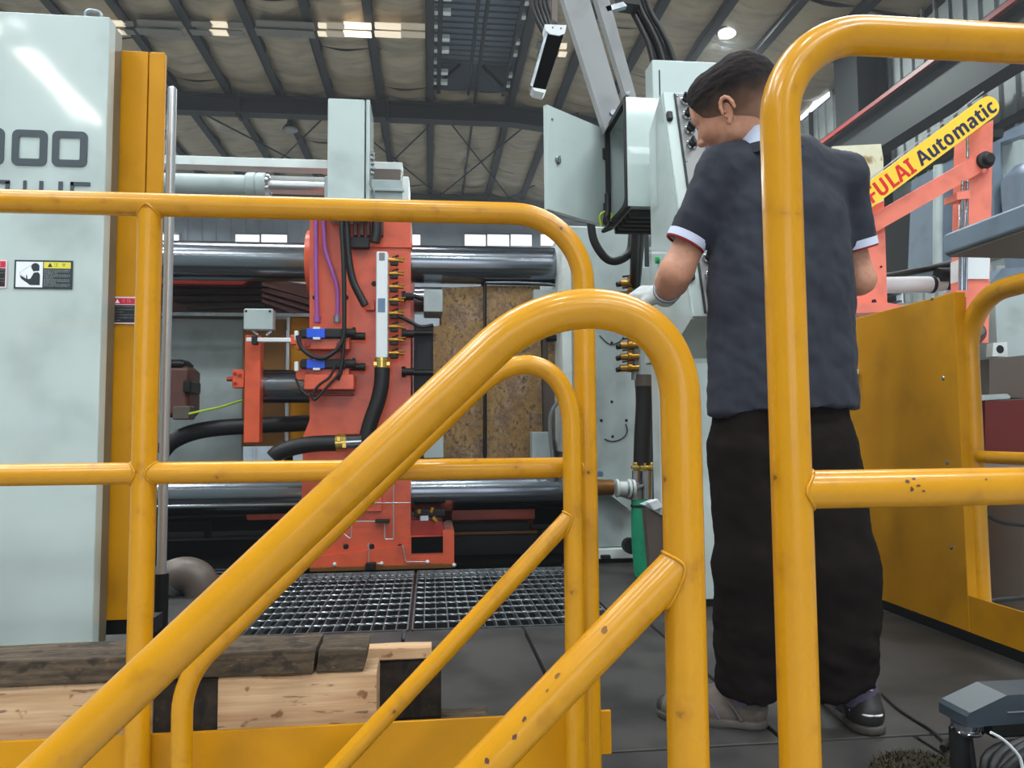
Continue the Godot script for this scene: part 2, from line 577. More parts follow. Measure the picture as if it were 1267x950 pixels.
# ================================================================ scene
func _ready() -> void:
	rng.seed = 20240
	cam_basis = Basis(Vector3.UP, deg_to_rad(-6.3)) * Basis(Vector3.RIGHT, deg_to_rad(3.73)) * Basis(Vector3.BACK, deg_to_rad(-0.45))
	var cam := Camera3D.new()
	cam.name = "camera"
	cam.keep_aspect = Camera3D.KEEP_HEIGHT
	cam.fov = rad_to_deg(2.0 * atan(475.0 / FOC))
	cam.near = 0.05
	cam.far = 300.0
	cam.transform = Transform3D(cam_basis, EYE)
	add_child(cam)
	cam.current = true
	var env := Environment.new()
	env.background_mode = Environment.BG_SKY
	var sk := ProceduralSkyMaterial.new()
	sk.sky_top_color = Color(0.72, 0.8, 0.9)
	sk.sky_horizon_color = Color(0.92, 0.94, 0.97)
	sk.ground_bottom_color = Color(0.35, 0.35, 0.34)
	sk.ground_horizon_color = Color(0.7, 0.7, 0.7)
	var sky := Sky.new()
	sky.sky_material = sk
	env.sky = sky
	env.background_energy_multiplier = 5.0
	env.tonemap_mode = Environment.TONE_MAPPER_LINEAR
	env.tonemap_exposure = 0.76
	env.fog_enabled = true
	env.fog_light_color = Color(0.92, 0.93, 0.95)
	env.fog_density = 0.0027
	env.sdfgi_enabled = true
	env.ssao_enabled = true
	env.ssil_enabled = true
	var we := WorldEnvironment.new()
	we.name = "hall_environment"
	we.environment = env
	add_child(we)
	make_textures()
	make_materials()
	lamps()
	hall()
	platform()
	machine_rear()
	tie_bars()
	platen()
	mold_and_fixed()
	left_guard()
	upper_parts()
	enclosure()
	control()
	right_side()
	rails()
	timbers()
	foreground_right()
	person()

const YC := 11.2

func area(parent: Node, at: Vector3, size: Vector2, e: float, col := Color(1, 0.98, 0.95), towards := Vector3.DOWN) -> void:
	var l := AreaLight3D.new()
	l.name = "light"
	l.area_size = size
	l.area_normalize_energy = true
	l.light_energy = e
	l.light_color = col
	l.shadow_enabled = true
	l.set("area_range", 60.0)
	l.set("area_attenuation", 2.0)
	parent.add_child(l, true)
	l.position = at - wpos(parent)
	l.basis = Basis.looking_at(towards, Vector3.FORWARD)

func lamps() -> void:
	# high bay lamps: one lit in view, one unlit hanging far back, the rest added out of view to light the hall
	var g := glow("lamp_glow", Color(0.95, 1.0, 1.0), 6.0)
	var spots := [[Z(900, 42, -17.0), true, "bright round high bay lamp glowing above the worker's head"], [Z(360, 161, -24.0), false, "small dark bell lamp hanging below the roof above the steel pipe"]]
	for p in [Vector3(-6, 9.8, -1), Vector3(0, 9.8, 1.5), Vector3(6, 9.8, -1), Vector3(-6, 9.8, 7), Vector3(0.5, 9.8, 8), Vector3(6, 9.8, 7), Vector3(-6, 9.8, 15), Vector3(5, 9.8, 15), Vector3(-8, 9.8, -10), Vector3(8.6, 9.8, -25), Vector3(5.0, 9.8, -26), Vector3(-2.9, 9.8, -26), Vector3(-11.5, 9.8, -21), Vector3(-13, 9.8, -29)]:
		spots.append([p, true, "round high bay lamp added out of sight to help light the hall"])
	for s in spots:
		var p: Vector3 = s[0]
		var t := thing("high_bay_lamp", s[2], "lamp", p, "high bay lamps added out of view for light" if s[2].begins_with("round high") else "")
		part("shade", M.new().lathe([Vector2(0.05, 0.36), Vector2(0.1, 0.34), Vector2(0.14, 0.2), Vector2(0.25, 0.06), Vector2(0.27, 0.04), Vector2(0.0, 0.05)], p, Vector3.UP, 24), mt("black_iron"), t)
		part("cable", M.new().cyl(p + Vector3(0, 0.35, 0), Vector3(p.x, YC - 0.05, p.z), 0.015, 6), mt("rubber"), t)
		part("lens", M.new().lathe([Vector2(0, -0.06), Vector2(0.13, -0.05), Vector2(0.205, -0.02), Vector2(0.225, 0.02), Vector2(0.22, 0.045), Vector2(0.0, 0.045)], p, Vector3.UP, 24), g if s[1] else mt("silver_face"), t)
		if s[1]:
			area(t, p - Vector3(0, 0.09, 0), Vector2(0.45, 0.45), 22.0 if p.z > -12.0 else 90.0, Color(0.95, 1.0, 0.99))

func hall() -> void:
	var fl := structure("floor", Vector3(0, -0.9, 0))
	part("ground_slab", M.new().bx(-15, 11.2, -1.1, -0.9, -33, 24), mt("ground"), fl)
	part("yard_slab", M.new().bx(-30, 30, -1.2, -0.95, 24.3, 70), mt("ground"), fl)
	# far wall with a strip of lit windows
	var wb := structure("wall_back", Vector3(0, -0.9, -33))
	part("cladding", M.new().bx(-15, 11.2, -0.9, 13, -33.3, -33), mt("wall_far"), wb)
	var rib := M.new()
	var x := -14.7
	while x < 11.0:
		rib.bx(x, x + 0.08, -0.9, 12.5, -33, -32.95)
		x += 0.6
	part("rib", rib, mt("wall_far"), wb).set_meta("kind", "stuff")
	var wg := glow("window_glow", Color(0.93, 0.97, 1.0), 1.7)
	for w in [[193, 222, 1], [290, 322, 1], [322, 356, 1], [508, 521, 1], [574, 602, 1], [602, 631, 1], [631, 659, 1], [668, 700, 1]]:
		var wn := structure("window", Z(w[0], 303, -32.9))
		part("pane", pbox(w[0] + 1, 290, w[1] - 1, 304, -32.92, 0.02), wg, wn)
		var fr := M.new()
		pb(fr, w[0], 289, w[0] + 1, 305, -32.85, 0.1)
		pb(fr, w[1] - 1, 289, w[1], 305, -32.85, 0.1)
		pb(fr, w[0], 288, w[1], 290, -32.85, 0.1)
		pb(fr, w[0], 304, w[1], 306, -32.85, 0.1)
		part("frame", fr, mt("galvanised"), wn)
	var wl := structure("wall_left", Vector3(-15, -0.9, 0))
	part("cladding", M.new().bx(-15.2, -15, -0.9, 13, -33, 24), mt("wall_sheet"), wl)
	# near wall with the open gate behind the viewer
	var wf := structure("wall_front", Vector3(0, -0.9, 24))
	part("cladding", M.new().bx(-15, -9, -0.9, 13, 24, 24.2), mt("wall_sheet"), wf)
	part("cladding", M.new().bx(9, 11.2, -0.9, 13, 24, 24.2), mt("wall_sheet"), wf)
	part("cladding", M.new().bx(-9, 9, 8.2, 13, 24, 24.2), mt("wall_sheet"), wf)
	# right wall
	var wr := structure("wall_right", Vector3(11.1, -0.9, 0))
	part("cladding", M.new().bx(11.1, 11.3, -0.9, 13, -33, 24), mt("wall_sheet"), wr)
	rib = M.new()
	var z := -32.8
	while z < -8.0:
		rib.bx(11.04, 11.1, -0.9, 10.4, z, z + 0.07)
		z += 0.42
	part("rib", rib, mt("wall_sheet"), wr).set_meta("kind", "stuff")
	for gy in [8.84, 6.6, 4.6]:
		part("girt", M.new().bx(10.95, 11.1, gy - 0.08, gy + 0.08, -33, 24), mt("beam_steel"), wr)
	part("joint_strip", M.new().bx(11.0, 11.08, 6.6, 10.4, -20.1, -20.0), mt("beam_steel"), wr)
	var col := M.new().bx(10.3, 11.0, -0.9, 10.4, -17.0, -16.8).bx(10.25, 10.33, -0.9, 10.4, -17.4, -16.4).bx(10.98, 11.04, -0.9, 10.4, -17.4, -16.4)
	part("column", col, mt("dark_steel"), wr)
	part("column", M.new().bx(10.3, 11.0, -0.9, 10.4, -25.0, -24.8).bx(10.25, 10.33, -0.9, 10.4, -25.4, -24.4), mt("dark_steel"), wr)
	var ww := structure("window", Vector3(11.05, 9.9, -19.4))
	part("pane", M.new().bx(11.0, 11.05, 10.0, 10.22, -20.6, -19.0), wg, ww)
	ww = structure("window", Vector3(11.05, 3.6, -16.6))
	part("pane", M.new().bx(11.02, 11.06, 3.5, 5.0, -18.1, -16.2), glow("window_dim", Color(0.55, 0.66, 0.75), 0.35), ww)
	var lv := M.new()
	for k in 8:
		lv.bx(10.96, 11.02, 3.55 + k * 0.19, 3.6 + k * 0.19, -18.1, -16.2)
	lv.bx(10.94, 11.02, 5.0, 5.15, -18.3, -16.0).bx(10.94, 11.02, 3.4, 3.5, -18.3, -16.0)
	part("louvre", lv, mt("galvanised"), ww)
	# crane runway beam on the right wall
	var cb := thing("crane_beam", "long dark crane runway beam with a red rail along the right wall", "beam", Vector3(10.0, 6.9, -12))
	part("girder", M.new().bx(9.9, 10.0, 6.95, 7.85, -33, 10).bx(9.75, 10.15, 6.9, 6.96, -33, 10).bx(9.75, 10.15, 7.82, 7.88, -33, 10), mt("beam_steel"), cb)
	part("red_conductor_rail", M.new().bx(9.68, 9.75, 7.86, 7.95, -33, 10), mt("crane_red"), cb, "red conductor rail along the top edge")
	for bz in [-17.0, -25.0]:
		part("bracket", M.new().bx(9.7, 10.6, 6.5, 6.9, bz - 0.25, bz + 0.25), mt("beam_steel"), cb)
	# roof
	var ce := structure("ceiling", Vector3(0, YC, 0))
	part("roof_deck", M.new().bx(-15.3, 11.4, 12.9, 13.1, -33.4, 24.4), mt("dark_steel"), ce)
	var film := mt("film")
	part("lining", M.new().bx(-15, 0, YC, YC + 0.05, -15.4, 24), film, ce)
	var lr := M.new()
	lr.prism(PackedVector2Array([Vector2(2.5, YC), Vector2(11.2, 10.23), Vector2(11.2, 10.28), Vector2(2.5, YC + 0.05)]), Vector3(0, 0, 24), Vector3.RIGHT, Vector3.UP, 39.4)
	part("lining", lr, film, ce)
	# sagging insulation film between the purlins, joint by joint
	var variants := []
	for k in 4:
		variants.append(sag_panel(k))
	var slope := atan2(-0.97, 8.7)
	for seg in 8:
		var z0 := -15.4 - seg * 2.2
		for b in range(-10, 0):
			if b == -1 and seg > 20:
				continue
			var lit := seg == 1 and b in [-2, -3, -5, -6]
			put("roof_panel", variants[(seg * 3 + b * 5 + 50) % 4], film, ce, Vector3(b * 1.5 + 0.75, YC, z0 - 1.1))
		for b in 6:
			put("roof_panel", variants[(seg + b * 3) % 4], film, ce, Vector3(2.5 + (b * 1.45 + 0.725), YC - (b * 1.45 + 0.725) * 0.1115, z0 - 1.1), Basis(Vector3.BACK, slope))
		if z0 < -21.5:
			put("roof_panel", variants[seg % 4], film, ce, Vector3(0.75, YC, z0 - 1.1))
			put("roof_panel", variants[(seg + 1) % 4], film, ce, Vector3(1.75, YC, z0 - 1.1))
	for b in range(-9, 1):
		part("purlin", purlin(b * 1.5, YC - 0.02), mt("beam_steel"), ce)
	for b in range(0, 7):
		var px := 2.5 + b * 1.45
		part("purlin", purlin(px, YC - 0.02 - b * 1.45 * 0.1115), mt("beam_steel"), ce)
	part("purlin", M.new().bx(1.12, 1.2, YC - 0.2, YC, -22, 24).bx(1.35, 1.43, YC - 0.2, YC, -33, 24), mt("dark_steel"), ce)
	# raised ridge vent of corrugated sheet with its row of light cleats
	var vent := M.new()
	var zz := 24.0
	while zz > -22.2:
		vent.bx(0.0, 2.5, 12.0, 12.06, zz - 0.16, zz)
		vent.bx(0.0, 2.5, 12.05, 12.1, zz - 0.3, zz - 0.14)
		zz -= 0.3
	part("ridge_vent", vent, mt("vent_sheet"), ce)
	part("vent_end", M.new().bx(0.0, 2.5, YC, 12.1, -22.3, -22.15), mt("vent_sheet"), ce)
	part("vent_side", M.new().bx(-0.05, 0.0, YC, 12.1, -22.3, 24), mt("vent_sheet"), ce)
	part("vent_side", M.new().bx(2.5, 2.55, YC, 12.1, -22.3, 24), mt("vent_sheet"), ce)
	var cleat := to_mesh(M.new().box(Vector3.ZERO, Vector3(0.2, 0.12, 0.18), 0.01))
	for k in 14:
		for cx in [0.12, 0.42, 2.36]:
			if cx > 0.3 and k % 3 == 2:
				continue
			put("vent_cleat", cleat, mt("white_plastic"), ce, Vector3(cx, YC - 0.03, -13.5 - k * 0.62))
	part("vent_rail", M.new().bx(0.2, 0.32, YC - 0.1, YC + 0.02, -22.2, 24), mt("beam_steel"), ce)
	part("vent_rail", M.new().bx(2.2, 2.28, YC - 0.1, YC + 0.02, -22.2, 24), mt("beam_steel"), ce)
	part("vent_strut", M.new().bar(Vector3(0.1, 11.1, -21.9), Vector3(0.9, 11.9, -21.9), 0.08, 0.08).bar(Vector3(2.4, 11.1, -21.9), Vector3(1.6, 11.9, -21.9), 0.08, 0.08), mt("beam_steel"), ce)
	# rafters across the hall
	for rz in [-22.6, -31.5, -13.0, -4.0, 5.0, 14.0]:
		var rf := M.new()
		var yb := 10.38
		rf.bx(-15, 2.5, yb, yb + 0.06, rz - 0.2, rz + 0.2).bx(-15, 2.5, yb + 0.5, yb + 0.56, rz - 0.2, rz + 0.2).bx(-15, 2.5, yb, yb + 0.55, rz - 0.02, rz + 0.02)
		for hh in [0.03, 0.53]:
			rf.bar(Vector3(2.5, yb + hh, rz), Vector3(11.0, yb + hh - 0.95, rz), 0.4, 0.06)
		rf.bar(Vector3(2.5, yb + 0.28, rz), Vector3(11.0, yb + 0.28 - 0.95, rz), 0.04, 0.5)
		part("rafter", rf, mt("beam_steel"), ce)
		if rz == -22.6:
			for bxp in [-5.7, -1.3, 4.6]:
				part("splice_plate", M.new().bx(bxp - 0.04, bxp + 0.04, yb - 0.12, yb + 0.62, rz - 0.22, rz + 0.24), mt("beam_steel"), ce)
	for q in [[-12.0, -7.5], [-7.5, -3.0], [-3.0, 0.4], [0.4, 3.4], [3.4, 7.5]]:
		part("brace_rod", M.new().cyl(Vector3(q[0], 10.85, -23), Vector3(q[1], 10.85, -31.3), 0.03, 6), mt("beam_steel"), ce)
		part("brace_rod", M.new().cyl(Vector3(q[1], 10.85, -23), Vector3(q[0], 10.85, -31.3), 0.03, 6), mt("beam_steel"), ce)
	# a strip of ribbed translucent sheet across the roof: bare and bright in places, veiled by old film in others
	var tones := {}
	for q in [["dull", 0.0, 0.42], ["dim", 0.3, 0.5], ["mid", 0.9, 0.8], ["bright", 2.0, 0.9]]:
		tones[q[0]] = glow("skylight_" + q[0], Color(1.0, 0.93, 0.8), q[1])
		tones[q[0]].albedo_color = Color(q[2], q[2] * 0.96, q[2] * 0.9)
	for s in [[140, 153, "mid"], [153, 164, "dull"], [172, 224, "dull"], [238, 262, "dull"], [262, 280, "mid"], [284, 300, "dull"], [318, 388, "dull"], [394, 404, "mid"], [404, 426, "dim"], [426, 459, "bright"], [464, 496, "mid"], [496, 526, "dim"], [664, 690, "dull"], [690, 702, "mid"], [793, 805, "mid"]]:
		var k0: float = (s[0] - 395.0) * 0.01
		for w in [[35.0, 38.0, 0.0], [40.0, 43.5, 0.05], [45.5, 51.0, 0.0]]:
			if s[0] > 600:
				w = [w[0] + 22.0, w[1] + 22.0, w[2]]
			var a := G(s[0], w[1] + k0, YC - 0.46)
			var c := G(s[1], w[0] + k0, YC - 0.46)
			var mm := M.new()
			mm.bx(a.x, c.x, YC - 0.34 + w[2], YC - 0.31 + w[2], minf(a.z, c.z), maxf(a.z, c.z), 0.01)
			part("skylight_panel", mm, tones[s[2]], ce)
	# a long roof light over the far side behind the viewer, mirrored in the pale door
	part("skylight_panel", M.new().bar(Vector3(-10.0, YC - 0.36, 13.6), Vector3(-11.2, YC - 0.36, 19.6), 0.34, 0.04), glow("skylight_long", Color(0.97, 0.99, 1.0), 18.0), ce)
	area(ce, Vector3(-10.6, YC - 0.42, 16.6), Vector2(0.34, 6.0), 30.0)
	var sg2 := glow("skylight_unseen", Color(0.95, 0.98, 1.0), 3.0)  # unseen roof lights, added to light the hall from above
	for s in [[-7.5, -6.0], [-7.5, 1.0], [-7.5, 8.0], [-2.2, -6.0], [5.5, 1.0], [5.5, 8.0], [5.5, -7.5], [5.5, 15.0]]:
		var sy := YC - 0.03 if s[0] < 0 else YC - 0.8
		part("skylight_panel", M.new().bx(s[0] - 2.6 if s[0] != -2.2 else s[0] - 1.9, s[0] + 2.6 if s[0] != -2.2 else s[0] + 1.9, sy - 0.03, sy, s[1] - 0.5, s[1] + 0.5), sg2, ce)
		area(ce, Vector3(s[0], sy - 0.06, s[1]), Vector2(5.0 if s[0] != -2.2 else 3.8, 1.0), 80.0, Color(0.96, 0.98, 1.0))

func purlin(x: float, y: float) -> M:
	return M.new().bx(x - 0.11, x + 0.11, y - 0.22, y - 0.19, -33, 24).bx(x - 0.11, x - 0.08, y - 0.22, y, -33, 24).bx(x - 0.11, x + 0.11, y - 0.03, y, -33, 24)

func sag_panel(sd: int) -> ArrayMesh:
	# film that hangs between two purlins: sags across and ripples along
	var m := M.new()
	var f := FastNoiseLite.new()
	f.seed = 100 + sd
	f.frequency = 0.9
	var nx := 10
	var nz := 16
	var hgt := func(i: float, j: float) -> float:
		var a := i / nx
		var q := j / nz
		var fix := sin(PI * a)
		return -0.10 * fix - 0.13 * pow(absf(sin(PI * q)), 0.6) * (0.35 + 0.65 * fix) - 0.035 * fix * sin(q * PI * (2.0 + sd) + sd) - 0.05 * f.get_noise_2d(a * 0.7, q * 2.4) * fix
	var pos := func(i: float, j: float) -> Vector3: return Vector3(-0.74 + 1.48 * i / nx, hgt.call(i, j), -1.09 + 2.18 * j / nz)
	var nrm := func(i: float, j: float) -> Vector3:
		var dx: Vector3 = pos.call(i + 0.5, j) - pos.call(i - 0.5, j)
		var dz: Vector3 = pos.call(i, j + 0.5) - pos.call(i, j - 0.5)
		return -dz.cross(dx).normalized()
	for i in nx:
		for j in nz:
			m.quad(pos.call(i, j), pos.call(i + 1, j), pos.call(i + 1, j + 1), pos.call(i, j + 1), nrm.call(i, j), nrm.call(i + 1, j), nrm.call(i + 1, j + 1), nrm.call(i, j + 1))
	return to_mesh(m)

func platform() -> void:
	var d := structure("floor", Vector3(0, 0, 0))
	var g := 0.005
	for r in [[-3.0, -0.96, -4.25, -1.63], [-0.96, -0.1, -2.94, -1.63], [-0.1, 0.36, -2.94, -1.63], [0.36, 1.19, -1.778, -0.84], [1.19, 1.97, -1.778, -0.84], [0.36, 0.86, -2.94, -1.778], [0.86, 1.97, -2.94, -1.778], [0.75, 1.97, -4.3, -2.94], [1.97, 3.6, -1.4, -0.84]]:
		part("deck_plate", M.new().bx(r[0] + g, r[1] - g, -0.03, rng.randf_range(-0.001, 0.001), r[2] + g, r[3] - g, 0.004), mt("deck"), d)
	part("deck_beam", M.new().bx(-3, 0.36, -0.16, -0.03, -1.72, -1.64).bx(0.36, 3.6, -0.16, -0.03, -0.92, -0.85).bx(0.3, 0.38, -0.16, -0.03, -1.7, -0.85), mt("dark_steel"), d)
	# two panels of welded grating
	for k in 2:
		var x0 := -0.95 if k == 0 else -0.072
		var x1 := -0.085 if k == 0 else 0.742
		var z0 := -4.2
		var z1 := -2.955
		var t := thing("floor_grating", ["galvanised steel floor grating panel left of the black gap", "galvanised steel floor grating panel right of the black gap"][k], "grating", Vector3((x0 + x1) / 2, -0.035, (z0 + z1) / 2), "walkway grating panels")
		var fr := M.new()
		fr.bx(x0, x1, -0.035, 0.0, z1 - 0.008, z1).bx(x0, x1, -0.035, 0.0, z0, z0 + 0.008).bx(x0, x0 + 0.006, -0.035, 0, z0, z1).bx(x1 - 0.006, x1, -0.035, 0, z0, z1)
		part("frame", fr, mt("galvanised"), t)
		var bb := to_mesh(M.new().bx(-0.002, 0.002, -0.032, -0.001, z0 - (z0 + z1) / 2, z1 - (z0 + z1) / 2))
		var nb := int((x1 - x0) / 0.047)
		for i in range(1, nb):
			put("bearing_bar", bb, mt("galvanised"), t, Vector3(x0 + (x1 - x0) * i / nb, 0, (z0 + z1) / 2))
		# twisted cross rods
		var rod := M.new()
		var L := x1 - x0
		var steps := int(L / 0.012)
		for i in steps:
			var a := Vector3(-L / 2 + L * i / steps, 0, 0)
			rod.box(a + Vector3(L / steps / 2, 0, 0), Vector3(L / steps, 0.0065, 0.0065), 0.0, Basis(Vector3.RIGHT, i * 0.55))
		var rm := to_mesh(rod)
		var nz := int((z1 - z0) / 0.104)
		for i in range(1, nz):
			put("cross_rod", rm, mt("galvanised"), t, Vector3((x0 + x1) / 2, -0.002, z1 - (z1 - z0) * i / nz))
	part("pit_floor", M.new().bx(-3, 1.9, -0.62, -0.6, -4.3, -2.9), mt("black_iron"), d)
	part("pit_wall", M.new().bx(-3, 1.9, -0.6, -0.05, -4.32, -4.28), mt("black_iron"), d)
	part("gap_strip", M.new().bx(-0.085, -0.072, -0.03, -0.01, -4.2, -2.955), mt("rubber"), d)

func hole_plate(m: M, c: Vector3, r: float) -> void:
	m.lathe([Vector2(0, 0.004), Vector2(r * 0.7, 0.004), Vector2(r, 0)], c, Vector3.BACK, 10)

func ring_collar(m: M, a: Vector3, ax: Vector3, r: float, w: float, sides := 16) -> void:
	m.lathe([Vector2(0, 0), Vector2(r * 0.94, 0), Vector2(r, w * 0.15), Vector2(r, w * 0.85), Vector2(r * 0.94, w), Vector2(0, w)], a, ax, sides)

# a weld bead where a tube of radius r, running off along d, meets a post of radius rp whose axis ax passes through c
func weld(m: M, c: Vector3, d: Vector3, r: float, rp := 0.0242, ax := Vector3.UP) -> void:
	d = d.normalized()
	var n2 := d.cross(ax).normalized()
	var e := (d - ax * d.dot(ax)).normalized()
	var n1 := n2.cross(d)
	var pts := []
	for k in 29:
		var an := TAU * k / 28.0
		var off := n1 * cos(an) * r + n2 * sin(an) * r
		var q := off.dot(n2)
		var x := sqrt(maxf(rp * rp - q * q, 0.0))
		pts.append(c + off * 1.02 + d * ((x - off.dot(e)) / d.dot(e) + 0.001))
	m.tube(pts, 0.0024, 6, false)

func rails() -> void:
	var y := mt("yellow_paint")
	var R := 0.0242
	# guard rail along the platform edge
	var z := RAILZ
	var t := thing("guard_railing", "long yellow pipe guard railing with toe board along the platform edge at left", "railing", Vector3(-0.6, 0, z))
	var pr := Z(724, 500, z).x
	var pl := Z(180, 500, z).x
	part("top_rail", M.new().tube(bend([Vector3(-2.4, 1.238, z), Vector3(pr, 1.238, z), Vector3(pr, 0.6, z)], 0.155, 12), R, 18), y, t)
	part("post", M.new().cyl(Vector3(pr, 0, z), Vector3(pr, 0.6, z), R, 18), y, t)
	var m := M.new().cyl(Vector3(pl, 0, z), Vector3(pl, 1.225, z), R, 18)
	weld(m, Vector3(pl, 1.238, z), Vector3.DOWN, R * 0.99, R, Vector3.RIGHT)
	part("post", m, y, t)
	part("post", M.new().cyl(Vector3(-1.75, 0, z), Vector3(-1.75, 1.225, z), R, 18), y, t)
	m = M.new().cyl(Vector3(-2.4, 0.68, z), Vector3(pl, 0.68, z), R * 0.93, 18)
	weld(m, Vector3(pl, 0.68, z), Vector3.LEFT, R * 0.93)
	part("mid_rail", m, y, t)
	m = M.new().cyl(Vector3(pl, 0.68, z), Vector3(pr, 0.68, z), R * 0.93, 18)
	weld(m, Vector3(pl, 0.68, z), Vector3.RIGHT, R * 0.93)
	weld(m, Vector3(pr, 0.68, z), Vector3.LEFT, R * 0.93)
	part("mid_rail", m, y, t)
	part("toe_board", M.new().bx(-2.4, pr + 0.03, 0.02, 0.150, z - 0.036, z - 0.028, 0.002), mt("yellow_sheet"), t)
	part("toe_bracket", M.new().bx(pr + 0.0, pr + 0.052, 0.062, 0.155, z - 0.028, z - 0.02, 0.002), mt("yellow_sheet"), t)
	# far stair handrail: loop, post, sloping lower tube
	z = -1.53
	var r2 := 0.0198
	t = thing("stair_handrail", "smaller looped yellow stair handrail standing just before the guard railing end post", "handrail", Z(714, 900, z))
	var p1 := Z(226, 950, z)
	p1.y -= 0.35
	var foot := Z(713, 950, z)
	foot.y = -0.75
	var path := [p1, Z(226, 812, z), Z(632, 412, z), Z(713, 452, z), foot]
	path[1].x = p1.x
	path[3] = Vector3(foot.x, Z(713, 452, z).y, z)
	m = M.new().tube(smooth_loop(p1, Z(226, 838, z), Z(590, 481, z), Z(655, 452, z), Vector3(foot.x, Z(713, 535, z).y, z), foot), r2, 18)
	part("loop_tube", m, y, t)
	var a := Vector3(foot.x, Z(713, 636, z).y, z)
	var b := Z(412, 955, z)
	m = M.new().cyl(a, a + (b - a) * 1.5, r2 * 0.95, 18)
	weld(m, a, b - a, r2 * 0.95, r2)
	part("lower_tube", m, y, t)
	# near stair handrail
	z = NEARZ
	t = thing("stair_handrail", "large looped yellow stair handrail nearest the viewer sweeping across the picture", "handrail", Z(850, 940, z))
	foot = Z(852, 940, z)
	foot.y = -0.75
	var f2 := Vector3(foot.x, Z(845, 500, z).y, z)
	var start := Z(50, 960, z)
	var up := Z(610, 430, z)
	m = M.new().tube(near_loop(start, up, Z(735, 383, z), f2, foot), R, 24)
	part("loop_tube", m, y, t)
	a = Vector3(foot.x, Z(845, 692, z).y, z)
	b = Z(598, 950, z)
	m = M.new().cyl(a, a + (b - a) * 1.5, R * 0.965, 24)
	weld(m, a, b - a, R * 0.965)
	part("lower_tube", m, y, t)
	var cn := 0
	for q in [[0.38, 0.75, 0.006, 0.004], [0.60, 0.85, 0.005, 0.003], [0.66, 0.7, 0.003, 0.002], [0.78, 0.55, 0.004, 0.0025], [0.84, 0.3, 0.004, 0.003], [0.96, 0.45, 0.004, 0.004]]:
		m = M.new()
		chip(m, a.lerp(b, q[0]), b - a, R * 0.965, q[1], q[2], q[3], 60 + cn)
		part("paint_chip", m, mt("bronze_paint") if cn < 3 else mt("toggle_iron"), t)
		cn += 1
	# right guard rail
	t = thing("guard_railing", "yellow pipe guard railing at right in front of the worker's back", "railing", Z(985, 940, z))
	var px := Z(976, 500, z).x
	var ty := Z(1180, 50, z).y
	part("top_rail", M.new().tube(bend([Vector3(px, -0.2, z), Vector3(px, ty, z), Vector3(2.2, ty, z)], 0.118, 14), R, 24), y, t)
	part("post", M.new().cyl(Vector3(px, -0.2, z), Vector3(px, -0.0, z), R, 24), y, t)
	var my := Z(1150, 603, z).y
	m = M.new().cyl(Vector3(px, my, z), Vector3(2.2, my, z), R * 0.97, 24)
	weld(m, Vector3(px, my, z), Vector3.RIGHT, R * 0.97)
	part("mid_rail", m, y, t)
	part("post", M.new().cyl(Vector3(1.9, -0.2, z), Vector3(1.9, ty, z), R, 24), y, t)
	var ci := 0
	for q in [[1109, 0.42, 0.004, 0.003], [1118, 0.55, 0.003, 0.002], [1113, 0.0, 0.003, 0.0035], [1121, 0.18, 0.0035, 0.002], [1127, -0.1, 0.003, 0.0015], [1205, 0.45, 0.002, 0.0015]]:
		m = M.new()
		chip(m, Vector3(Z(q[0], 603, z).x, my, z), Vector3.RIGHT, R * 0.97, q[1], q[2], q[3], 30 + ci)
		part("paint_chip", m, mt("toggle_iron"), t)
		ci += 1

# a flake of missing paint on a tube: c on the axis, d along it, an the angle round it from the viewer's side
func chip(m: M, c: Vector3, d: Vector3, r: float, an: float, w: float, h: float, sd: int) -> void:
	d = d.normalized()
	var up := (Vector3.UP - d * d.y).normalized()
	if absf(d.y) > 0.95:
		up = Vector3.RIGHT
	var out := d.cross(up)
	if out.z < 0.0:
		out = -out
	var rr := RandomNumberGenerator.new()
	rr.seed = sd
	var ring := []
	for k in 9:
		var q := TAU * k / 9.0
		var j := rr.randf_range(0.55, 1.1)
		ring.append(Vector2(cos(q) * w * j, sin(q) * h * j / r))
	var at := func(p: Vector2) -> Vector3: return c + d * p.x + (out * cos(an + p.y) + up * sin(an + p.y)) * (r + 0.0004)
	var nn := out * cos(an) + up * sin(an)
	for k in 9:
		m.tri(at.call(Vector2.ZERO), at.call(ring[k]), at.call(ring[(k + 1) % 9]), nn, nn, nn)

func smooth_loop(p0: Vector3, c0: Vector3, s: Vector3, top: Vector3, e: Vector3, foot: Vector3) -> Array:
	var o := bend([p0, c0, s], 0.16, 8)
	for k in range(1, 21):
		var q := k / 20.0
		var c1 := s + (s - c0).normalized() * 0.13
		var c2 := e + Vector3(0, 0.15, 0)
		o.append(s.bezier_interpolate(c1, c2, e, q))
	o.append(foot)
	return o

func near_loop(start: Vector3, s: Vector3, top: Vector3, e: Vector3, foot: Vector3) -> Array:
	var o := [start - (s - start) * 0.6, start]
	o.append(start.lerp(s, 0.5))
	var d := (s - start).normalized()
	for k in 25:
		var q := k / 24.0
		o.append(s.bezier_interpolate(s + d * 0.104, e + Vector3(0, 0.140, 0), e, q))
	o.append(foot)
	return o

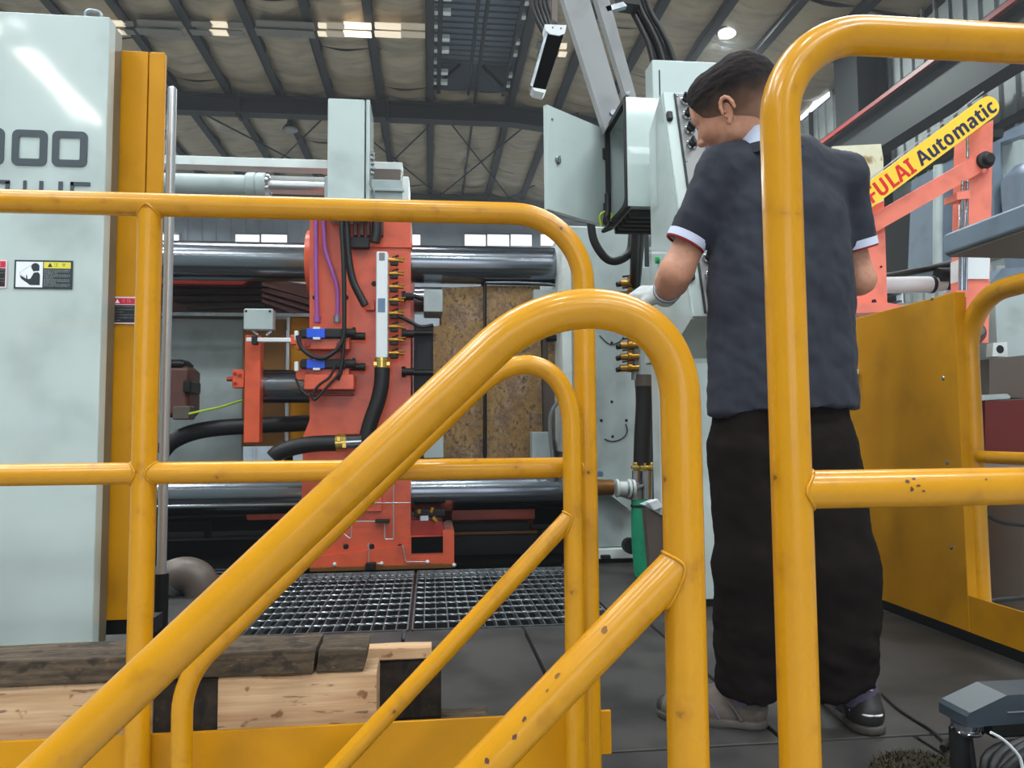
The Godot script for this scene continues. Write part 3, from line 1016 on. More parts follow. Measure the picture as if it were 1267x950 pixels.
func plank(m: M, x0: float, x1: float, y0: float, y1: float, z0: float, z1: float, sd: int, slant := 0.0) -> M:
	# a sawn timber with slightly uneven rounded edges
	var f := FastNoiseLite.new()
	f.seed = sd
	f.frequency = 2.0
	var nx := 24
	var prof := []
	var w := z1 - z0
	var h := y1 - y0
	for q in rrect(w, h, minf(w, h) * 0.09, 2, Vector2((z0 + z1) / 2, (y0 + y1) / 2)):
		prof.append(q)
	var np := prof.size()
	var rings := []
	for i in nx + 1:
		var ring := []
		for k in np:
			var q: Vector2 = prof[k]
			var xx := lerpf(x0, x1, float(i) / nx) + (slant * (q.y - y0) / h if i == nx or i == 0 else 0.0)
			var d := f.get_noise_3d(xx * 2.0, q.x * 6.0, q.y * 6.0) * 0.006
			ring.append(Vector3(xx, q.y + (d if q.y > (y0 + y1) / 2 else 0.0), q.x + d))
		rings.append(ring)
	for i in nx:
		for k in np:
			var k2 := (k + 1) % np
			var c0: Vector3 = rings[i][k]
			var c1: Vector3 = rings[i][k2]
			var c2: Vector3 = rings[i + 1][k2]
			var c3: Vector3 = rings[i + 1][k]
			var nn := (c1 - c0).cross(c3 - c0).normalized()
			var mid := Vector3(0, (c0.y + c1.y) / 2 - (y0 + y1) / 2, (c0.z + c1.z) / 2 - (z0 + z1) / 2)
			if nn.dot(mid) < 0:
				nn = -nn
			m.flat(c0, c1, c2, c3, nn)
	for e in [0, nx]:
		var nn := Vector3(-1 if e == 0 else 1, 0, 0)
		for k in range(1, np - 1):
			m.tri(rings[e][0], rings[e][k], rings[e][k + 1], nn, nn, nn)
	return m

func timbers() -> void:
	var zf := -1.68
	var y1 := Z(230, 838, zf).y
	var y2 := Z(230, 807, zf).y
	# pale course that stands on the deck
	var xa := Z(188, 870, zf).x
	var xb := Z(268, 870, zf).x
	var xc := Z(466, 870, zf).x
	solo("timber_block", plank(M.new(), -2.3, xa, 0.0, y1 - 0.003, zf - 0.10, zf, 1), mt("pale_wood"), "pale sawn timber with brown knot streaks at far left under the dark beam", "timber", "stacked timbers")
	solo("timber_block", plank(M.new(), xa + 0.003, xb, 0.0, y1 - 0.004, zf - 0.10, zf - 0.004, 2), mt("dark_wood"), "dark stained timber piece between the two pale timbers", "timber", "stacked timbers")
	solo("timber_block", plank(M.new(), xb + 0.003, xc, 0.0, y1 - 0.002, zf - 0.10, zf + 0.002, 3), mt("pale_wood"), "pale sawn timber with square end behind the stair handrails", "timber", "stacked timbers")
	# knots and stains with a shape of their own
	solo("timber_beam", plank(M.new(), -2.3, Z(388, 810, zf).x, y1, y2, zf - 0.115, zf + 0.012, 4, 0.006), mt("tape_wood"), "long dark weathered timber beam lying on top of the timber stack", "timber", "stacked timbers")
	solo("timber_beam", plank(M.new(), Z(392, 810, zf).x, Z(450, 810, zf).x, y1, y2 - 0.005, zf - 0.11, zf + 0.006, 5, 0.008), mt("tape_wood"), "short dark weathered timber offcut at the right end of the beam", "timber", "stacked timbers")
	var z2 := -1.9
	solo("timber_board", plank(M.new(), Z(440, 806, z2).x, Z(534, 806, z2).x, Z(500, 816, z2).y, Z(500, 801, z2).y, z2 - 0.045, z2, 6), mt("pale_wood"), "thin pale board lying behind the stack over a dark block", "timber", "stacked timbers")
	solo("timber_block", plank(M.new(), Z(462, 850, z2).x, Z(546, 850, z2).x, 0.045, Z(500, 817, z2).y, z2 - 0.12, z2 - 0.01, 7), mt("dark_wood"), "dark brown timber block under the thin pale board", "timber", "stacked timbers")
	z2 = -1.83
	solo("timber_board", plank(M.new(), Z(440, 880, z2).x, Z(609, 880, z2).x, 0.0, 0.042, z2 - 0.16, z2, 8), mt("tape_wood"), "flat grey weathered board on the deck beside the toe board", "timber", "stacked timbers")

# ---------------------------------------------------------------- moulding machine
func tie_bars() -> void:
	var zt := -4.56
	var zb := -5.95
	var yu := 1.795
	var yl := 0.405
	for k in [[yu, zt, "upper front chrome tie bar running through the orange platen"], [yl, zt, "lower front chrome tie bar behind the yellow mid rail"], [yu + 0.02, zb, "upper rear tie bar in the dark below the front upper tie bar"], [yl, zb, "lower rear tie bar deep behind the lower front tie bar"]]:
		var rr := 0.117 if k[1] == zt else 0.112
		solo("tie_bar", M.new().lathe([Vector2(0, 0), Vector2(rr, 0), Vector2(rr, 4.6), Vector2(0, 4.6)], Vector3(-2.6, k[0], k[1]), Vector3.RIGHT, 40), mt("bar_steel"), k[2], "tie bar", "tie bars")
	# slim rods of the ejector and safety gear
	var a := Z(200, 628, -4.3)
	solo("guide_rod", M.new().cyl(Vector3(-2.4, a.y, -4.35), Vector3(-0.7, a.y, -4.35), 0.014, 12), mt("chrome"), "thin chrome guide rod left of the platen just below the lower tie bar", "rod")

func platen() -> void:
	var o := mt("orange_paint")
	var t := thing("moving_platen", "big orange moving platen casting in the middle of the machine", "platen", Vector3(-0.4, 0, -5.0))
	var m := pprism([383, 262, 508, 262, 508, 674, 384, 690, 372, 672, 375, 540, 383, 520], PZ, 0.5)
	part("body", m, o, t)
	part("rear_body", pbox(392, 300, 508, 660, PZ - 0.5, 1.2), mt("orange_dark"), t)
	# round bosses where the tie bars pass
	for q in [[1.795, -4.56], [1.815, -5.95]]:
		part("tie_bar_boss", M.new().lathe([Vector2(0.118, -0.05), Vector2(0.19, -0.045), Vector2(0.205, 0.0), Vector2(0.205, 0.2)], Vector3(Z(385, 330, PZ).x, q[0], q[1]), Vector3.RIGHT, 32), o, t)
	# base shoe with its cut out on the right
	m = pprism([384, 690, 508, 674, 508, 664, 548, 664, 548, 657, 562, 657, 562, 699, 548, 701, 548, 697, 400, 702, 383, 702], PZ + 0.03, 0.45)
	part("base_shoe", m, o, t)
	m = pprism([508, 643, 546, 645, 552, 662, 508, 664], PZ - 0.02, 0.4)
	part("shoe_bracket", m, mt("orange_dark"), t)
	part("shoe_recess_shade", pbox(509, 664, 548, 684, PZ + 0.035, 0.01, 0.0), mt("bed_black"), t)  # dark plate painting the shade of a recess
	part("wear_strip", pbox(383, 700, 562, 705, PZ + 0.045, 0.3, 0.002), mt("bronze_paint"), t)
	# left flange plate with the ribs and the machined pads
	part("pad", pbox(452, 371, 464, 384, PZ + 0.03, 0.03, 0.006), o, t)
	part("pad", pbox(440, 300, 510, 306, PZ + 0.012, 0.012, 0.003), o, t)
	part("pad", pbox(430, 612, 473, 633, PZ + 0.03, 0.03, 0.004), o, t)
	m = M.new()
	for q in [[390, 368], [428, 368], [463, 351], [462, 560], [467, 612], [395, 676], [428, 676], [460, 676], [480, 702], [495, 676]]:
		hole_plate(m, Z(q[0], q[1], PZ + 0.002) + Vector3(0, 0, 0.0), 0.016)
	part("bolt_hole", m, mt("black_iron"), t)
	# comb of cable ducts at the top
	for k in 5:
		part("duct_slot", pbox(437 + k * 8, 272, 442 + k * 8, 291, PZ + 0.05, 0.05, 0.004), mt("toggle_iron"), t)
	part("duct_body", pbox(433, 293, 457, 306, PZ + 0.06, 0.05, 0.004), mt("dark_steel"), t)
	# lubrication lines, thin bright tubes along the foot
	var lt := M.new()
	for q in [[425, 645, 425, 660, 435, 668, 435, 645, 480, 645], [487, 600, 487, 634, 487, 667, 476, 667, 476, 648], [456, 672, 456, 697, 472, 697], [498, 674, 502, 695, 528, 695], [402, 668, 415, 668, 418, 645], [440, 622, 508, 622]]:
		lt.tube(bend(Zs(q, PZ + 0.045), 0.01, 3), 0.0042, 6)
	part("lubrication_line", lt, mt("alu"), t)
	m = M.new()
	for q in [[414, 698], [472, 697], [529, 695], [562, 699]]:
		m.ball(Z(q[0], q[1], PZ + 0.045), Vector3.ONE * 0.012, 10)
	part("grease_nipple", m, mt("white_plastic"), t)
	part("distributor_block", pbox(464, 643, 482, 647, PZ + 0.06, 0.05, 0.003), mt("dark_steel"), t)
	part("foot_block", pbox(452, 697, 465, 705, PZ + 0.1, 0.05, 0.003), mt("black_iron"), t)
	# gusset plates beside the foot, left
	part("gusset", pbox(434, 598, 452, 630, PZ + 0.04, 0.02, 0.002), o, t)
	# solenoid valves with blue coils
	for k in 2:
		var v := 413.0 + k * 38.0
		var zz := PZ + 0.13
		var s := thing("solenoid_valve", ["black solenoid valve with blue label, upper one on the orange platen", "black solenoid valve with blue label, lower one on the orange platen"][k], "valve", Z(400, v + 12, zz), "solenoid valves")
		part("valve_body", pbox(371, v - 7, 428, v + 5, zz, 0.06, 0.01), mt("black_plastic"), s)
		part("blue_label", pbox(379, v - 7, 402, v + 5, zz + 0.006, 0.05, 0.004), mt("blue_label"), s, "bright blue label")
		part("white_tag", pbox(387, v - 9, 396, v - 6, zz + 0.008, 0.03, 0.002), mt("white_plastic"), s)
		part("white_tag", pbox(387, v + 4, 396, v + 7, zz + 0.008, 0.03, 0.002), mt("white_plastic"), s)
		part("manifold_plate", pbox(366, v + 4, 432, v + 19, zz - 0.03, 0.09, 0.004), o, s)
		m = M.new()
		for u in [381, 420]:
			var c := Z(u, v + 13, zz - 0.03)
			m.hexbolt(c, Vector3.BACK, 0.018, 0.012)
		part("bolt", m, mt("orange_dark"), s)
		part("plug", pbox(364, v - 4, 369, v + 8, zz + 0.01, 0.03, 0.004), mt("white_plastic"), s)
		part("end_cap", M.new().cyl(Z(428, v - 1, zz - 0.03), Z(440, v - 1, zz - 0.03), 0.026, 12), mt("black_plastic"), s)
		part("side_valve", M.new().cyl(Z(434, v + 3, zz - 0.06), Z(452, v + 3, zz - 0.06), 0.022, 12).cyl(Z(438, v - 8, zz - 0.06), Z(438, v + 2, zz - 0.06), 0.009, 8), mt("black_iron"), s)
	part("valve_shelf", pbox(376, 463, 438, 482, PZ + 0.13, 0.13, 0.006), o, t)
	part("valve_shelf", pbox(376, 486, 437, 489, PZ + 0.05, 0.05, 0.003), mt("orange_dark"), t)
	# purple hydraulic lines
	var zh := PZ + 0.05
	var h := solo("hydraulic_hose", M.new().tube(Zs([391, 262, 391, 330, 392.5, 392], zh), 0.0135, 12).cyl(Z(392.5, 391, zh), Z(392.5, 399, zh), 0.022, 6), mt("purple_hose"), "straight purple hydraulic hose, left one of the purple pair", "hose", "purple hydraulic hoses")
	h = solo("hydraulic_hose", M.new().tube(curve(Zs([400, 262, 401, 285, 403, 311, 411, 335, 417, 355, 418, 375, 417, 392], zh)), 0.0135, 12), mt("purple_hose"), "bent purple hydraulic hose, right one of the purple pair", "hose", "purple hydraulic hoses")
	part("hose_fitting", M.new().cyl(Z(417, 391, zh), Z(417, 399, zh), 0.022, 6), mt("galvanised"), h)
	h = solo("cable_bundle", M.new().tube(curve(Zs([422, 262, 423, 290, 425, 330, 426, 400, 424, 420, 415, 434, 400, 443, 385, 440, 373, 430, 368, 415], PZ + 0.15)), 0.012, 10).tube(curve(Zs([424, 290, 426, 340, 426, 405, 423, 450, 418, 470], PZ + 0.14)), 0.011, 8), mt("rubber"), "black cable bundle hanging down the platen past the blue valves", "cable")
	h = solo("cable", M.new().tube(curve(Zs([428, 262, 430, 310, 436, 345, 446, 367, 452, 378], PZ + 0.1)), 0.022, 12), mt("rubber"), "thick black cable curving into the orange pad beside the white manifold", "cable")
	h = solo("cable", M.new().tube(curve(Zs([420, 462, 405, 478, 390, 494, 387, 487, 395, 476, 408, 466, 416, 450], PZ + 0.17)), 0.0075, 8).tube(curve(Zs([382, 490, 372, 482, 366, 468], PZ + 0.168)), 0.007, 8), mt("rubber"), "thin black cable looping below the lower blue valve", "cable")
	# white water manifold with its column of brass valves
	var zm := PZ + 0.16
	t = thing("water_manifold", "white upright water manifold with a column of brass valves on the platen", "manifold", Z(473, 443, zm))
	part("body", pbox(465, 311, 480, 443, zm, 0.09, 0.008), mt("white_plastic"), t)
	part("blue_sticker", pbox(467.5, 369, 476.5, 386, zm + 0.002, 0.004), mt("blue_grey"), t, "blue grey sticker")
	part("grey_sticker", pbox(469, 312.5, 476, 322, zm + 0.002, 0.004), mt("cable_grey"), t, "grey sticker")
	for k in 8:
		var v := 322.0 + k * 16.4
		var c := Z(481, v, zm - 0.04)
		var e := c + Vector3(0.085, -0.004, 0)
		var bv := M.new().cyl(c, c + Vector3(0.05, 0, 0), 0.014, 8).cyl(c + Vector3(0.05, 0, 0), e, 0.010, 8).cyl(c + Vector3(0.03, 0, 0), c + Vector3(0.045, 0, 0), 0.019, 6)
		bv.bar(c + Vector3(0.058, 0.01, 0.012), c + Vector3(0.095, 0.012, 0.02), 0.008, 0.006)
		var bvi := part("brass_valve", bv, mt("brass"), t)
		part("handle", M.new().bar(c + Vector3(0.02, 0.014, 0.0), c + Vector3(0.055, 0.026, 0.01), 0.012, 0.01, Vector3.UP, 0.002).box(c + Vector3(0.03, -0.02, 0.0), Vector3(0.045, 0.022, 0.03), 0.005), mt("black_iron"), bvi)
	part("coupling", M.new().cyl(Z(472.5, 443, zm - 0.04), Z(472.5, 447, zm - 0.04), 0.04, 16).cyl(Z(472.5, 447, zm - 0.04), Z(472.5, 456, zm - 0.04), 0.034, 16), mt("gold_zinc"), t)
	var lug := M.new()
	for s in [-1, 1]:
		lug.bar(Z(472.5 + s * 6, 450, zm - 0.03), Z(472.5 + s * 10, 450, zm - 0.03), 0.02, 0.02)
	part("clamp_lug", lug, mt("gold_zinc"), t)
	h = solo("water_hose", M.new().tube(curve(Zs([473, 455, 472, 475, 468, 495, 461, 515, 455, 535, 450, 560], zm - 0.04)), 0.043, 20), mt("rubber"), "thick black rubber hose hanging from the white manifold behind the handrail", "hose")
	var wr := M.new()
	wr.tube(curve(Zs([464, 300, 466, 285, 465, 262], PZ + 0.09)), 0.028, 12)
	solo("water_hose", wr, mt("rubber"), "black rubber hose rising from the top of the white manifold", "hose")
	# couplings below: hose lying to the left with brass and chrome end
	var zl := PZ + 0.12
	h = solo("water_hose", M.new().tube(curve(Zs([338, 566, 345, 560, 365, 553, 390, 549, 418, 548], zl)), 0.045, 20), mt("rubber"), "thick black rubber hose lying left of the platen above the mid rail", "hose")
	part("coupling", M.new().cyl(Z(416, 548, zl), Z(429, 547, zl), 0.05, 16).box(Z(419, 543, zl + 0.045), Vector3(0.025, 0.03, 0.02), 0.004).box(Z(426, 551, zl + 0.045), Vector3(0.025, 0.03, 0.02), 0.004), mt("gold_zinc"), h, "gold coupling clamp")
	part("hose_end", M.new().cyl(Z(429, 547, zl), Z(448, 546, zl), 0.046, 16), mt("chrome"), h)
	# dark fittings on the platen right edge
	for v in [367, 413, 460]:
		solo("hose_nipple", M.new().cyl(Z(500, v, PZ + 0.05), Z(512, v, PZ + 0.05), 0.022, 10).cyl(Z(497, v, PZ + 0.05), Z(502, v, PZ + 0.05), 0.034, 6), mt("black_iron"), {367: "small black hose nipple on the platen right edge, topmost of three", 413: "small black hose nipple on the platen right edge, middle of three", 460: "small black hose nipple on the platen right edge, lowest of three"}[v], "fitting", "black nipples on the platen edge")
	solo("cable", M.new().tube(curve(Zs([481, 388, 500, 394, 520, 404, 536, 402], PZ + 0.02)), 0.011, 8), mt("rubber"), "thin black cable from the manifold across to the mould", "cable")

func machine_rear() -> void:
	# dark toggle linkage and the guard panels seen behind the bars, left of the platen
	var t := thing("toggle_linkage", "dark red toggle linkage casting in the shade under the upper tie bar", "machine part", Vector3(-1.3, 0.9, -5.4))
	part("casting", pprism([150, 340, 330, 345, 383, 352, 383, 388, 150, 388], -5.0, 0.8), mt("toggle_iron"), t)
	part("top_web", pprism([150, 330, 330, 332, 300, 352, 150, 350], -4.85, 0.25), mt("orange_dark"), t)
	for k in 4:
		part("link_bar", M.new().bar(Z(190 + k * 14, 355 + k * 9, -4.95), Z(330, 355 + k * 8, -4.95), 0.06, 0.014), mt("black_iron"), t)
		part("link_bar", M.new().bar(Z(325, 352 + k * 7, -4.93), Z(384, 368 + k * 8, -4.93), 0.06, 0.02), mt("toggle_iron"), t)
	var ss := solo("sheet_screen", pbox(190, 394, 300, 580, -5.2, 0.05, 0.005), mt("grey_paint"), "grey sheet guard panel behind the machine between chrome post and orange arm", "panel")
	part("foot", M.new().bx(-1.5, -1.46, -0.02, Z(250, 578, -5.2).y, -5.24, -5.21), mt("bed_black"), ss)
	solo("guard_rod", M.new().bx(-2.0, -0.62, Z(250, 388.5, -4.8).y - 0.01, Z(250, 388.5, -4.8).y + 0.01, -4.82, -4.8), mt("galvanised"), "thin steel strip above the grey rear guard panel", "strip")
	t = thing("yellow_screen", "yellow guard frame with brown panel behind the orange arm", "panel", Z(345, 548, -5.0))
	part("panel", pbox(300, 395, 352, 552, -5.1, 0.04), mt("bronze_paint"), t)
	part("foot", M.new().bx(-0.95, -0.9, -0.02, Z(345, 545, -5.06).y, -5.06, -5.02), mt("bed_black"), t)
	part("post", pbox(357, 392, 386, 548, -5.0, 0.08, 0.01), mt("yellow_sheet"), t)
	part("edge_strip", pbox(354, 392, 358, 552, -4.98, 0.05, 0.004), mt("alu"), t)
	# orange arm with linear transducer and junction box
	var za := -4.4
	t = thing("orange_arm", "upright orange steel arm with small side lug left of the platen", "bracket", Z(312, 548, za))
	part("upright", pbox(302, 414, 322, 548, za, 0.08, 0.006), mt("orange_paint"), t)
	part("lug", pbox(287, 457, 302, 480, za - 0.01, 0.06, 0.006), mt("orange_paint"), t)
	var m := M.new()
	for q in [[291, 462], [297, 464], [291, 474]]:
		m.hexbolt(Z(q[0], q[1], za - 0.008), Vector3.BACK, 0.01, 0.008)
	part("bolt", m, mt("orange_dark"), t)
	part("set_screw", M.new().cyl(Z(281, 469, za - 0.04), Z(288, 469, za - 0.04), 0.014, 10), mt("orange_dark"), t)
	solo("ejector_rod", M.new().cyl(Z(322, 478, za - 0.16), Z(384, 478, za - 0.16), 0.1, 28), mt("bar_steel"), "short polished black steel cylinder between orange arm and platen", "cylinder")
	t = thing("linear_transducer", "white bar linear transducer across the top of the orange arm", "sensor", Z(332, 423, za + 0.05))
	part("rail", pbox(304, 417.5, 361, 423, za + 0.06, 0.03, 0.005), mt("white_plastic"), t)
	part("clamp", pbox(311, 415, 318, 426, za + 0.068, 0.04, 0.004), mt("black_plastic"), t)
	part("end_block", pbox(359, 414, 368, 426, za + 0.06, 0.05, 0.004), mt("orange_paint"), t)
	t = thing("junction_box", "small light grey junction box above the orange arm", "junction box", Z(319, 408, za + 0.02))
	part("body", pbox(301, 381.5, 338, 408, za + 0.04, 0.07, 0.008), mt("grey_paint"), t)
	m = M.new()
	for u in [304.5, 334]:
		m.lathe([Vector2(0, 0.002), Vector2(0.007, 0.002), Vector2(0.007, 0)], Z(u, 385, za + 0.04), Vector3.BACK, 10)
	part("screw", m, mt("black_iron"), t)
	m = M.new().tube(Zs([312, 408, 319, 414], za), 0.009, 8).tube(Zs([336, 409, 330, 415], za), 0.011, 8)
	part("cable_gland", m, mt("alu"), t)
	# motor at the far left, hoses and wires
	t = thing("brake_motor", "dark brown boxy motor behind the chrome post", "motor", Z(218, 520, -4.6))
	part("body", pbox(196, 452, 233, 516, -4.6, 0.25, 0.03), mt("toggle_iron"), t)
	part("cap", pbox(200, 444, 229, 456, -4.6, 0.2, 0.03), mt("black_iron"), t)
	part("side_plate", pbox(226, 470, 236, 486, -4.58, 0.2, 0.01), mt("black_iron"), t)
	part("terminal", pbox(213, 502, 235, 519, -4.56, 0.1, 0.008), mt("brown_metal"), t)
	solo("earth_wire", M.new().tube(curve(Zs([234, 512, 252, 508, 275, 503, 300, 495], -4.55)), 0.008, 6), mt("wire_yellow"), "thin yellow green wire stretched between motor and orange arm", "wire")
	solo("water_hose", M.new().tube(curve(Zs([200, 560, 212, 547, 235, 536, 265, 530, 305, 527, 385, 523], -4.75)), 0.05, 16), mt("rubber"), "black rubber hose arching behind the orange arm", "hose")
	# machine bed under the bars
	t = thing("machine_bed", "long black machine bed in the shade below the tie bars", "machine base", Vector3(-0.5, -0.9, -5.4))
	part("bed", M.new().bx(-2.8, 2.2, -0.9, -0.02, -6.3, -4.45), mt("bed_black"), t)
	part("added_dark_back", M.new().bx(-2.8, 2.2, -0.9, 0.36, -6.45, -6.3), mt("bed_black"), t)  # dark plate added to keep the space behind the bed dark
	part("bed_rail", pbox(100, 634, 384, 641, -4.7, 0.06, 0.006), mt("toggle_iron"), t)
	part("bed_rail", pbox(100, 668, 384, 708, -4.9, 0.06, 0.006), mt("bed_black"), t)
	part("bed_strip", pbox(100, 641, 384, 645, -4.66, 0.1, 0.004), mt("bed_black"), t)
	part("slide_plate", pbox(240, 704, 300, 709, -4.36, 0.15, 0.003), mt("chrome"), t)
	part("orange_stop", pbox(305, 634, 384, 643, -4.62, 0.1, 0.008), mt("orange_paint"), t)
	part("rear_beam", pbox(508, 628, 660, 652, -5.6, 0.3, 0.01), mt("orange_dark"), t)
	part("rear_beam", pbox(558, 626, 662, 644, -5.0, 0.15, 0.01), mt("orange_paint"), t)
	part("cable_chain", pbox(552, 647, 655, 657, -4.9, 0.2, 0.004), mt("dark_steel"), t)
	part("ledge", pbox(562, 657, 665, 661, -4.85, 0.2, 0.003), mt("bronze_paint"), t)
	part("black_front", pbox(562, 661, 738, 702, -4.8, 0.2, 0.004), mt("black_iron"), t)
	t = thing("proximity_switch", "small brass and black switch pair on the platen foot", "sensor", Z(528, 642, -4.33))
	part("body", pbox(512, 630, 552, 640, -4.36, 0.08, 0.01), mt("black_iron"), t)
	part("brass_nut", M.new().cyl(Z(519, 630, -4.32), Z(519, 635, -4.32), 0.014, 8).cyl(Z(535, 640, -4.32), Z(540, 645, -4.32), 0.016, 8).cyl(Z(536, 628, -4.32), Z(534, 634, -4.32), 0.014, 8), mt("brass"), t)
	part("nameplate", pbox(520, 638, 530, 644, -4.33, 0.01), mt("alu"), t)
	# drain elbow at lower left
	t = thing("pipe_elbow", "black cast pipe elbow on the deck at the foot of the chrome post", "pipe", Z(235, 738, -3.75))
	var pe := curve(Zs([205, 722, 216, 714, 230, 711, 243, 716, 250, 728, 252, 742], -3.75), 5)
	part("elbow", M.new().tube(pe, 0.085, 20), mt("brown_metal"), t)
	part("collar", M.new().cyl(Z(206, 722, -3.75), Z(212, 716, -3.75), 0.095, 20), mt("galvanised"), t)

func mold_and_fixed() -> void:
	var zm := -4.55
	var r := mt("rust")
	var t := thing("injection_mould", "big rusty brown steel mould clamped between the platens", "mould", Z(610, 568, zm))
	part("moving_half", pprism([546, 356, 598, 354, 598, 568, 536, 568, 536, 404, 546, 402], zm, 0.9), r, t)
	part("fixed_half", pprism([602, 353, 668, 354, 672, 568, 602, 568], zm + 0.02, 0.9), r, t)
	part("split_gap", pbox(597, 349, 603, 568, zm - 0.03, 0.6), mt("black_iron"), t)
	part("clamp_plate", pbox(512, 402, 537, 568, zm - 0.02, 0.85, 0.004), mt("dark_steel"), t)
	part("clamp_plate", pbox(671, 400, 700, 568, zm - 0.02, 0.85, 0.004), mt("brown_metal"), t)
	part("hose_spigot", M.new().cyl(Z(508, 412, zm + 0.05), Z(536, 412, zm + 0.05), 0.018, 8).cyl(Z(508, 461, zm + 0.05), Z(536, 461, zm + 0.05), 0.018, 8).cyl(Z(508, 365, zm + 0.05), Z(530, 372, zm + 0.05), 0.014, 8), mt("black_iron"), t)
	part("hose_spigot", M.new().cyl(Z(676, 418, zm + 0.05), Z(712, 418, zm + 0.05), 0.022, 8).cyl(Z(700, 461, zm + 0.05), Z(716, 461, zm + 0.05), 0.024, 8), mt("black_iron"), t)
	part("edge_pipe", M.new().tube(Zs([600, 568, 600, 350.5, 650, 351, 690, 352], zm + 0.03), 0.012, 8), mt("black_iron"), t)
	part("water_pipe", M.new().tube(Zs([601, 349.5, 640, 349.5, 680, 351, 698, 356], zm + 0.05), 0.008, 8), mt("galvanised"), t)
	part("bronze_insert", pbox(678, 424, 692, 449, zm, 0.1, 0.004), r, t)
	for q in [[524, 358, 548, 386, "small grey clamp block at the upper left corner of the mould"], [524, 535, 549, 567, "small grey clamp block at the lower left corner of the mould"], [660, 358, 690, 384, "small grey clamp block at the upper right corner of the mould"], [658, 534, 682, 567, "small grey clamp block at the lower right corner of the mould"]]:
		solo("clamp_block", pbox(q[0], q[1], q[2], q[3], zm + 0.1, 0.25, 0.006), mt("grey_paint"), q[4], "block", "grey clamp blocks at the mould corners")
	solo("cable", M.new().tube(curve(Zs([697, 494, 688, 500, 681, 515, 681, 540, 684, 566], zm + 0.2)), 0.012, 10), mt("cable_grey"), "grey cable looping down at the mould's right edge", "cable")
	solo("cable", M.new().tube(curve(Zs([684, 404, 695, 405, 706, 401, 712, 396], zm + 0.2)), 0.01, 8), mt("cable_grey"), "short grey cable beside the mould under the near handrail loop", "cable")
	# light grey fixed platen
	var zf := -4.3
	t = thing("fixed_platen", "light grey fixed platen face with screws behind the valve column", "platen", Z(770, 700, zf))
	part("body", pbox(700, 282, 980, 612, zf, 1.6, 0.012), mt("grey_paint"), t)
	part("left_rim", pbox(696, 292, 708, 560, zf + 0.02, 0.3, 0.006), mt("white_paint"), t)
	part("lower_face", pbox(736, 608, 900, 676, zf - 0.05, 0.5, 0.01), mt("grey_paint"), t)
	part("foot", pbox(736, 677, 900, 691, zf - 0.02, 0.5, 0.008), mt("white_paint"), t)
	part("ledge", pprism([738, 592, 800, 598, 800, 612, 738, 612], zf + 0.06, 0.08), mt("grey_paint"), t)
	part("base", pbox(736, 691, 900, 704, zf + 0.03, 0.5, 0.006), mt("bed_black"), t)
	var m := M.new()
	for q in [[744, 520], [775, 520], [758, 540], [784, 444], [757, 424], [757, 497]]:
		m.lathe([Vector2(0, 0.004), Vector2(0.008, 0.003), Vector2(0.009, 0)], Z(q[0], q[1], zf), Vector3.BACK, 8)
	part("screw", m, mt("black_iron"), t)
	part("scribed_ring", M.new().tube(curve(Zs([742, 415, 750, 423, 757, 426, 766, 423, 772, 417], zf + 0.004)), 0.003, 5).tube(curve(Zs([774, 524, 776, 534, 770, 542, 758, 546, 748, 543], zf + 0.004)), 0.003, 5), mt("dark_steel"), t)
	part("knob", M.new().cyl(Z(778, 674, zf + 0.02), Z(778, 674, zf + 0.02) + Vector3(0, 0, 0.06), 0.045, 14), mt("black_plastic"), t)
	part("latch", pbox(744, 687, 756, 692, zf + 0.03, 0.03, 0.004), mt("black_plastic"), t)
	part("gusset", pprism([752, 610, 786, 620, 786, 636], zf + 0.08, 0.03), mt("grey_paint"), t)
	# column of brass valves
	var zc := -3.9
	t = thing("valve_column", "column of small brass valves on a grey bar beside the black hose", "manifold", Z(798, 470, zc))
	part("bar", pbox(791, 330, 806, 468, zc, 0.05, 0.004), mt("grey_paint"), t)
	part("pipe", M.new().cyl(Z(786, 330, zc + 0.02), Z(786, 470, zc + 0.02), 0.022, 12), mt("galvanised"), t)
	for v in [350, 364, 378, 427, 441, 455]:
		var c := Z(790, v, zc + 0.05)
		var b := part("brass_valve", M.new().cyl(c, c + Vector3(-0.1, -0.004, 0), 0.019, 10).cyl(c + Vector3(-0.04, 0, 0), c + Vector3(-0.06, 0, 0), 0.027, 6).cyl(c + Vector3(-0.05, 0, 0), c + Vector3(-0.05, 0.035, 0.01), 0.012, 8), mt("brass"), t)
		part("handle", M.new().bar(c + Vector3(-0.03, 0.038, 0.01), c + Vector3(-0.09, 0.03, 0.012), 0.012, 0.008).cyl(c + Vector3(-0.095, -0.006, 0), c + Vector3(-0.12, -0.012, 0.004), 0.014, 8), mt("black_iron"), b)
	# thick hose with couplings, elbow, bronze pipe and green hose
	var h := solo("water_hose", M.new().tube(curve(Zs([796, 470, 797, 500, 795, 540, 794, 576], zc + 0.03)), 0.045, 20), mt("rubber"), "thick black rubber hose standing below the brass valve column", "hose")
	part("coupling", M.new().cyl(Z(797, 464, zc + 0.03), Z(797, 478, zc + 0.03), 0.05, 16), mt("brown_metal"), h)
	t = thing("hose_coupling", "steel hose tee with gold clamps joining black hose and green hose", "coupling", Z(795, 622, zc))
	m = M.new()
	for u in [786, 797, 806]:
		m.box(Z(u, 577, zc + 0.06), Vector3(0.022, 0.045, 0.03), 0.005)
		m.box(Z(u, 578, zc + 0.075), Vector3(0.045, 0.018, 0.02), 0.004)
	m.cyl(Z(795, 573, zc + 0.02), Z(795, 582, zc + 0.02), 0.05, 18)
	part("clamp", m, mt("gold_zinc"), t)
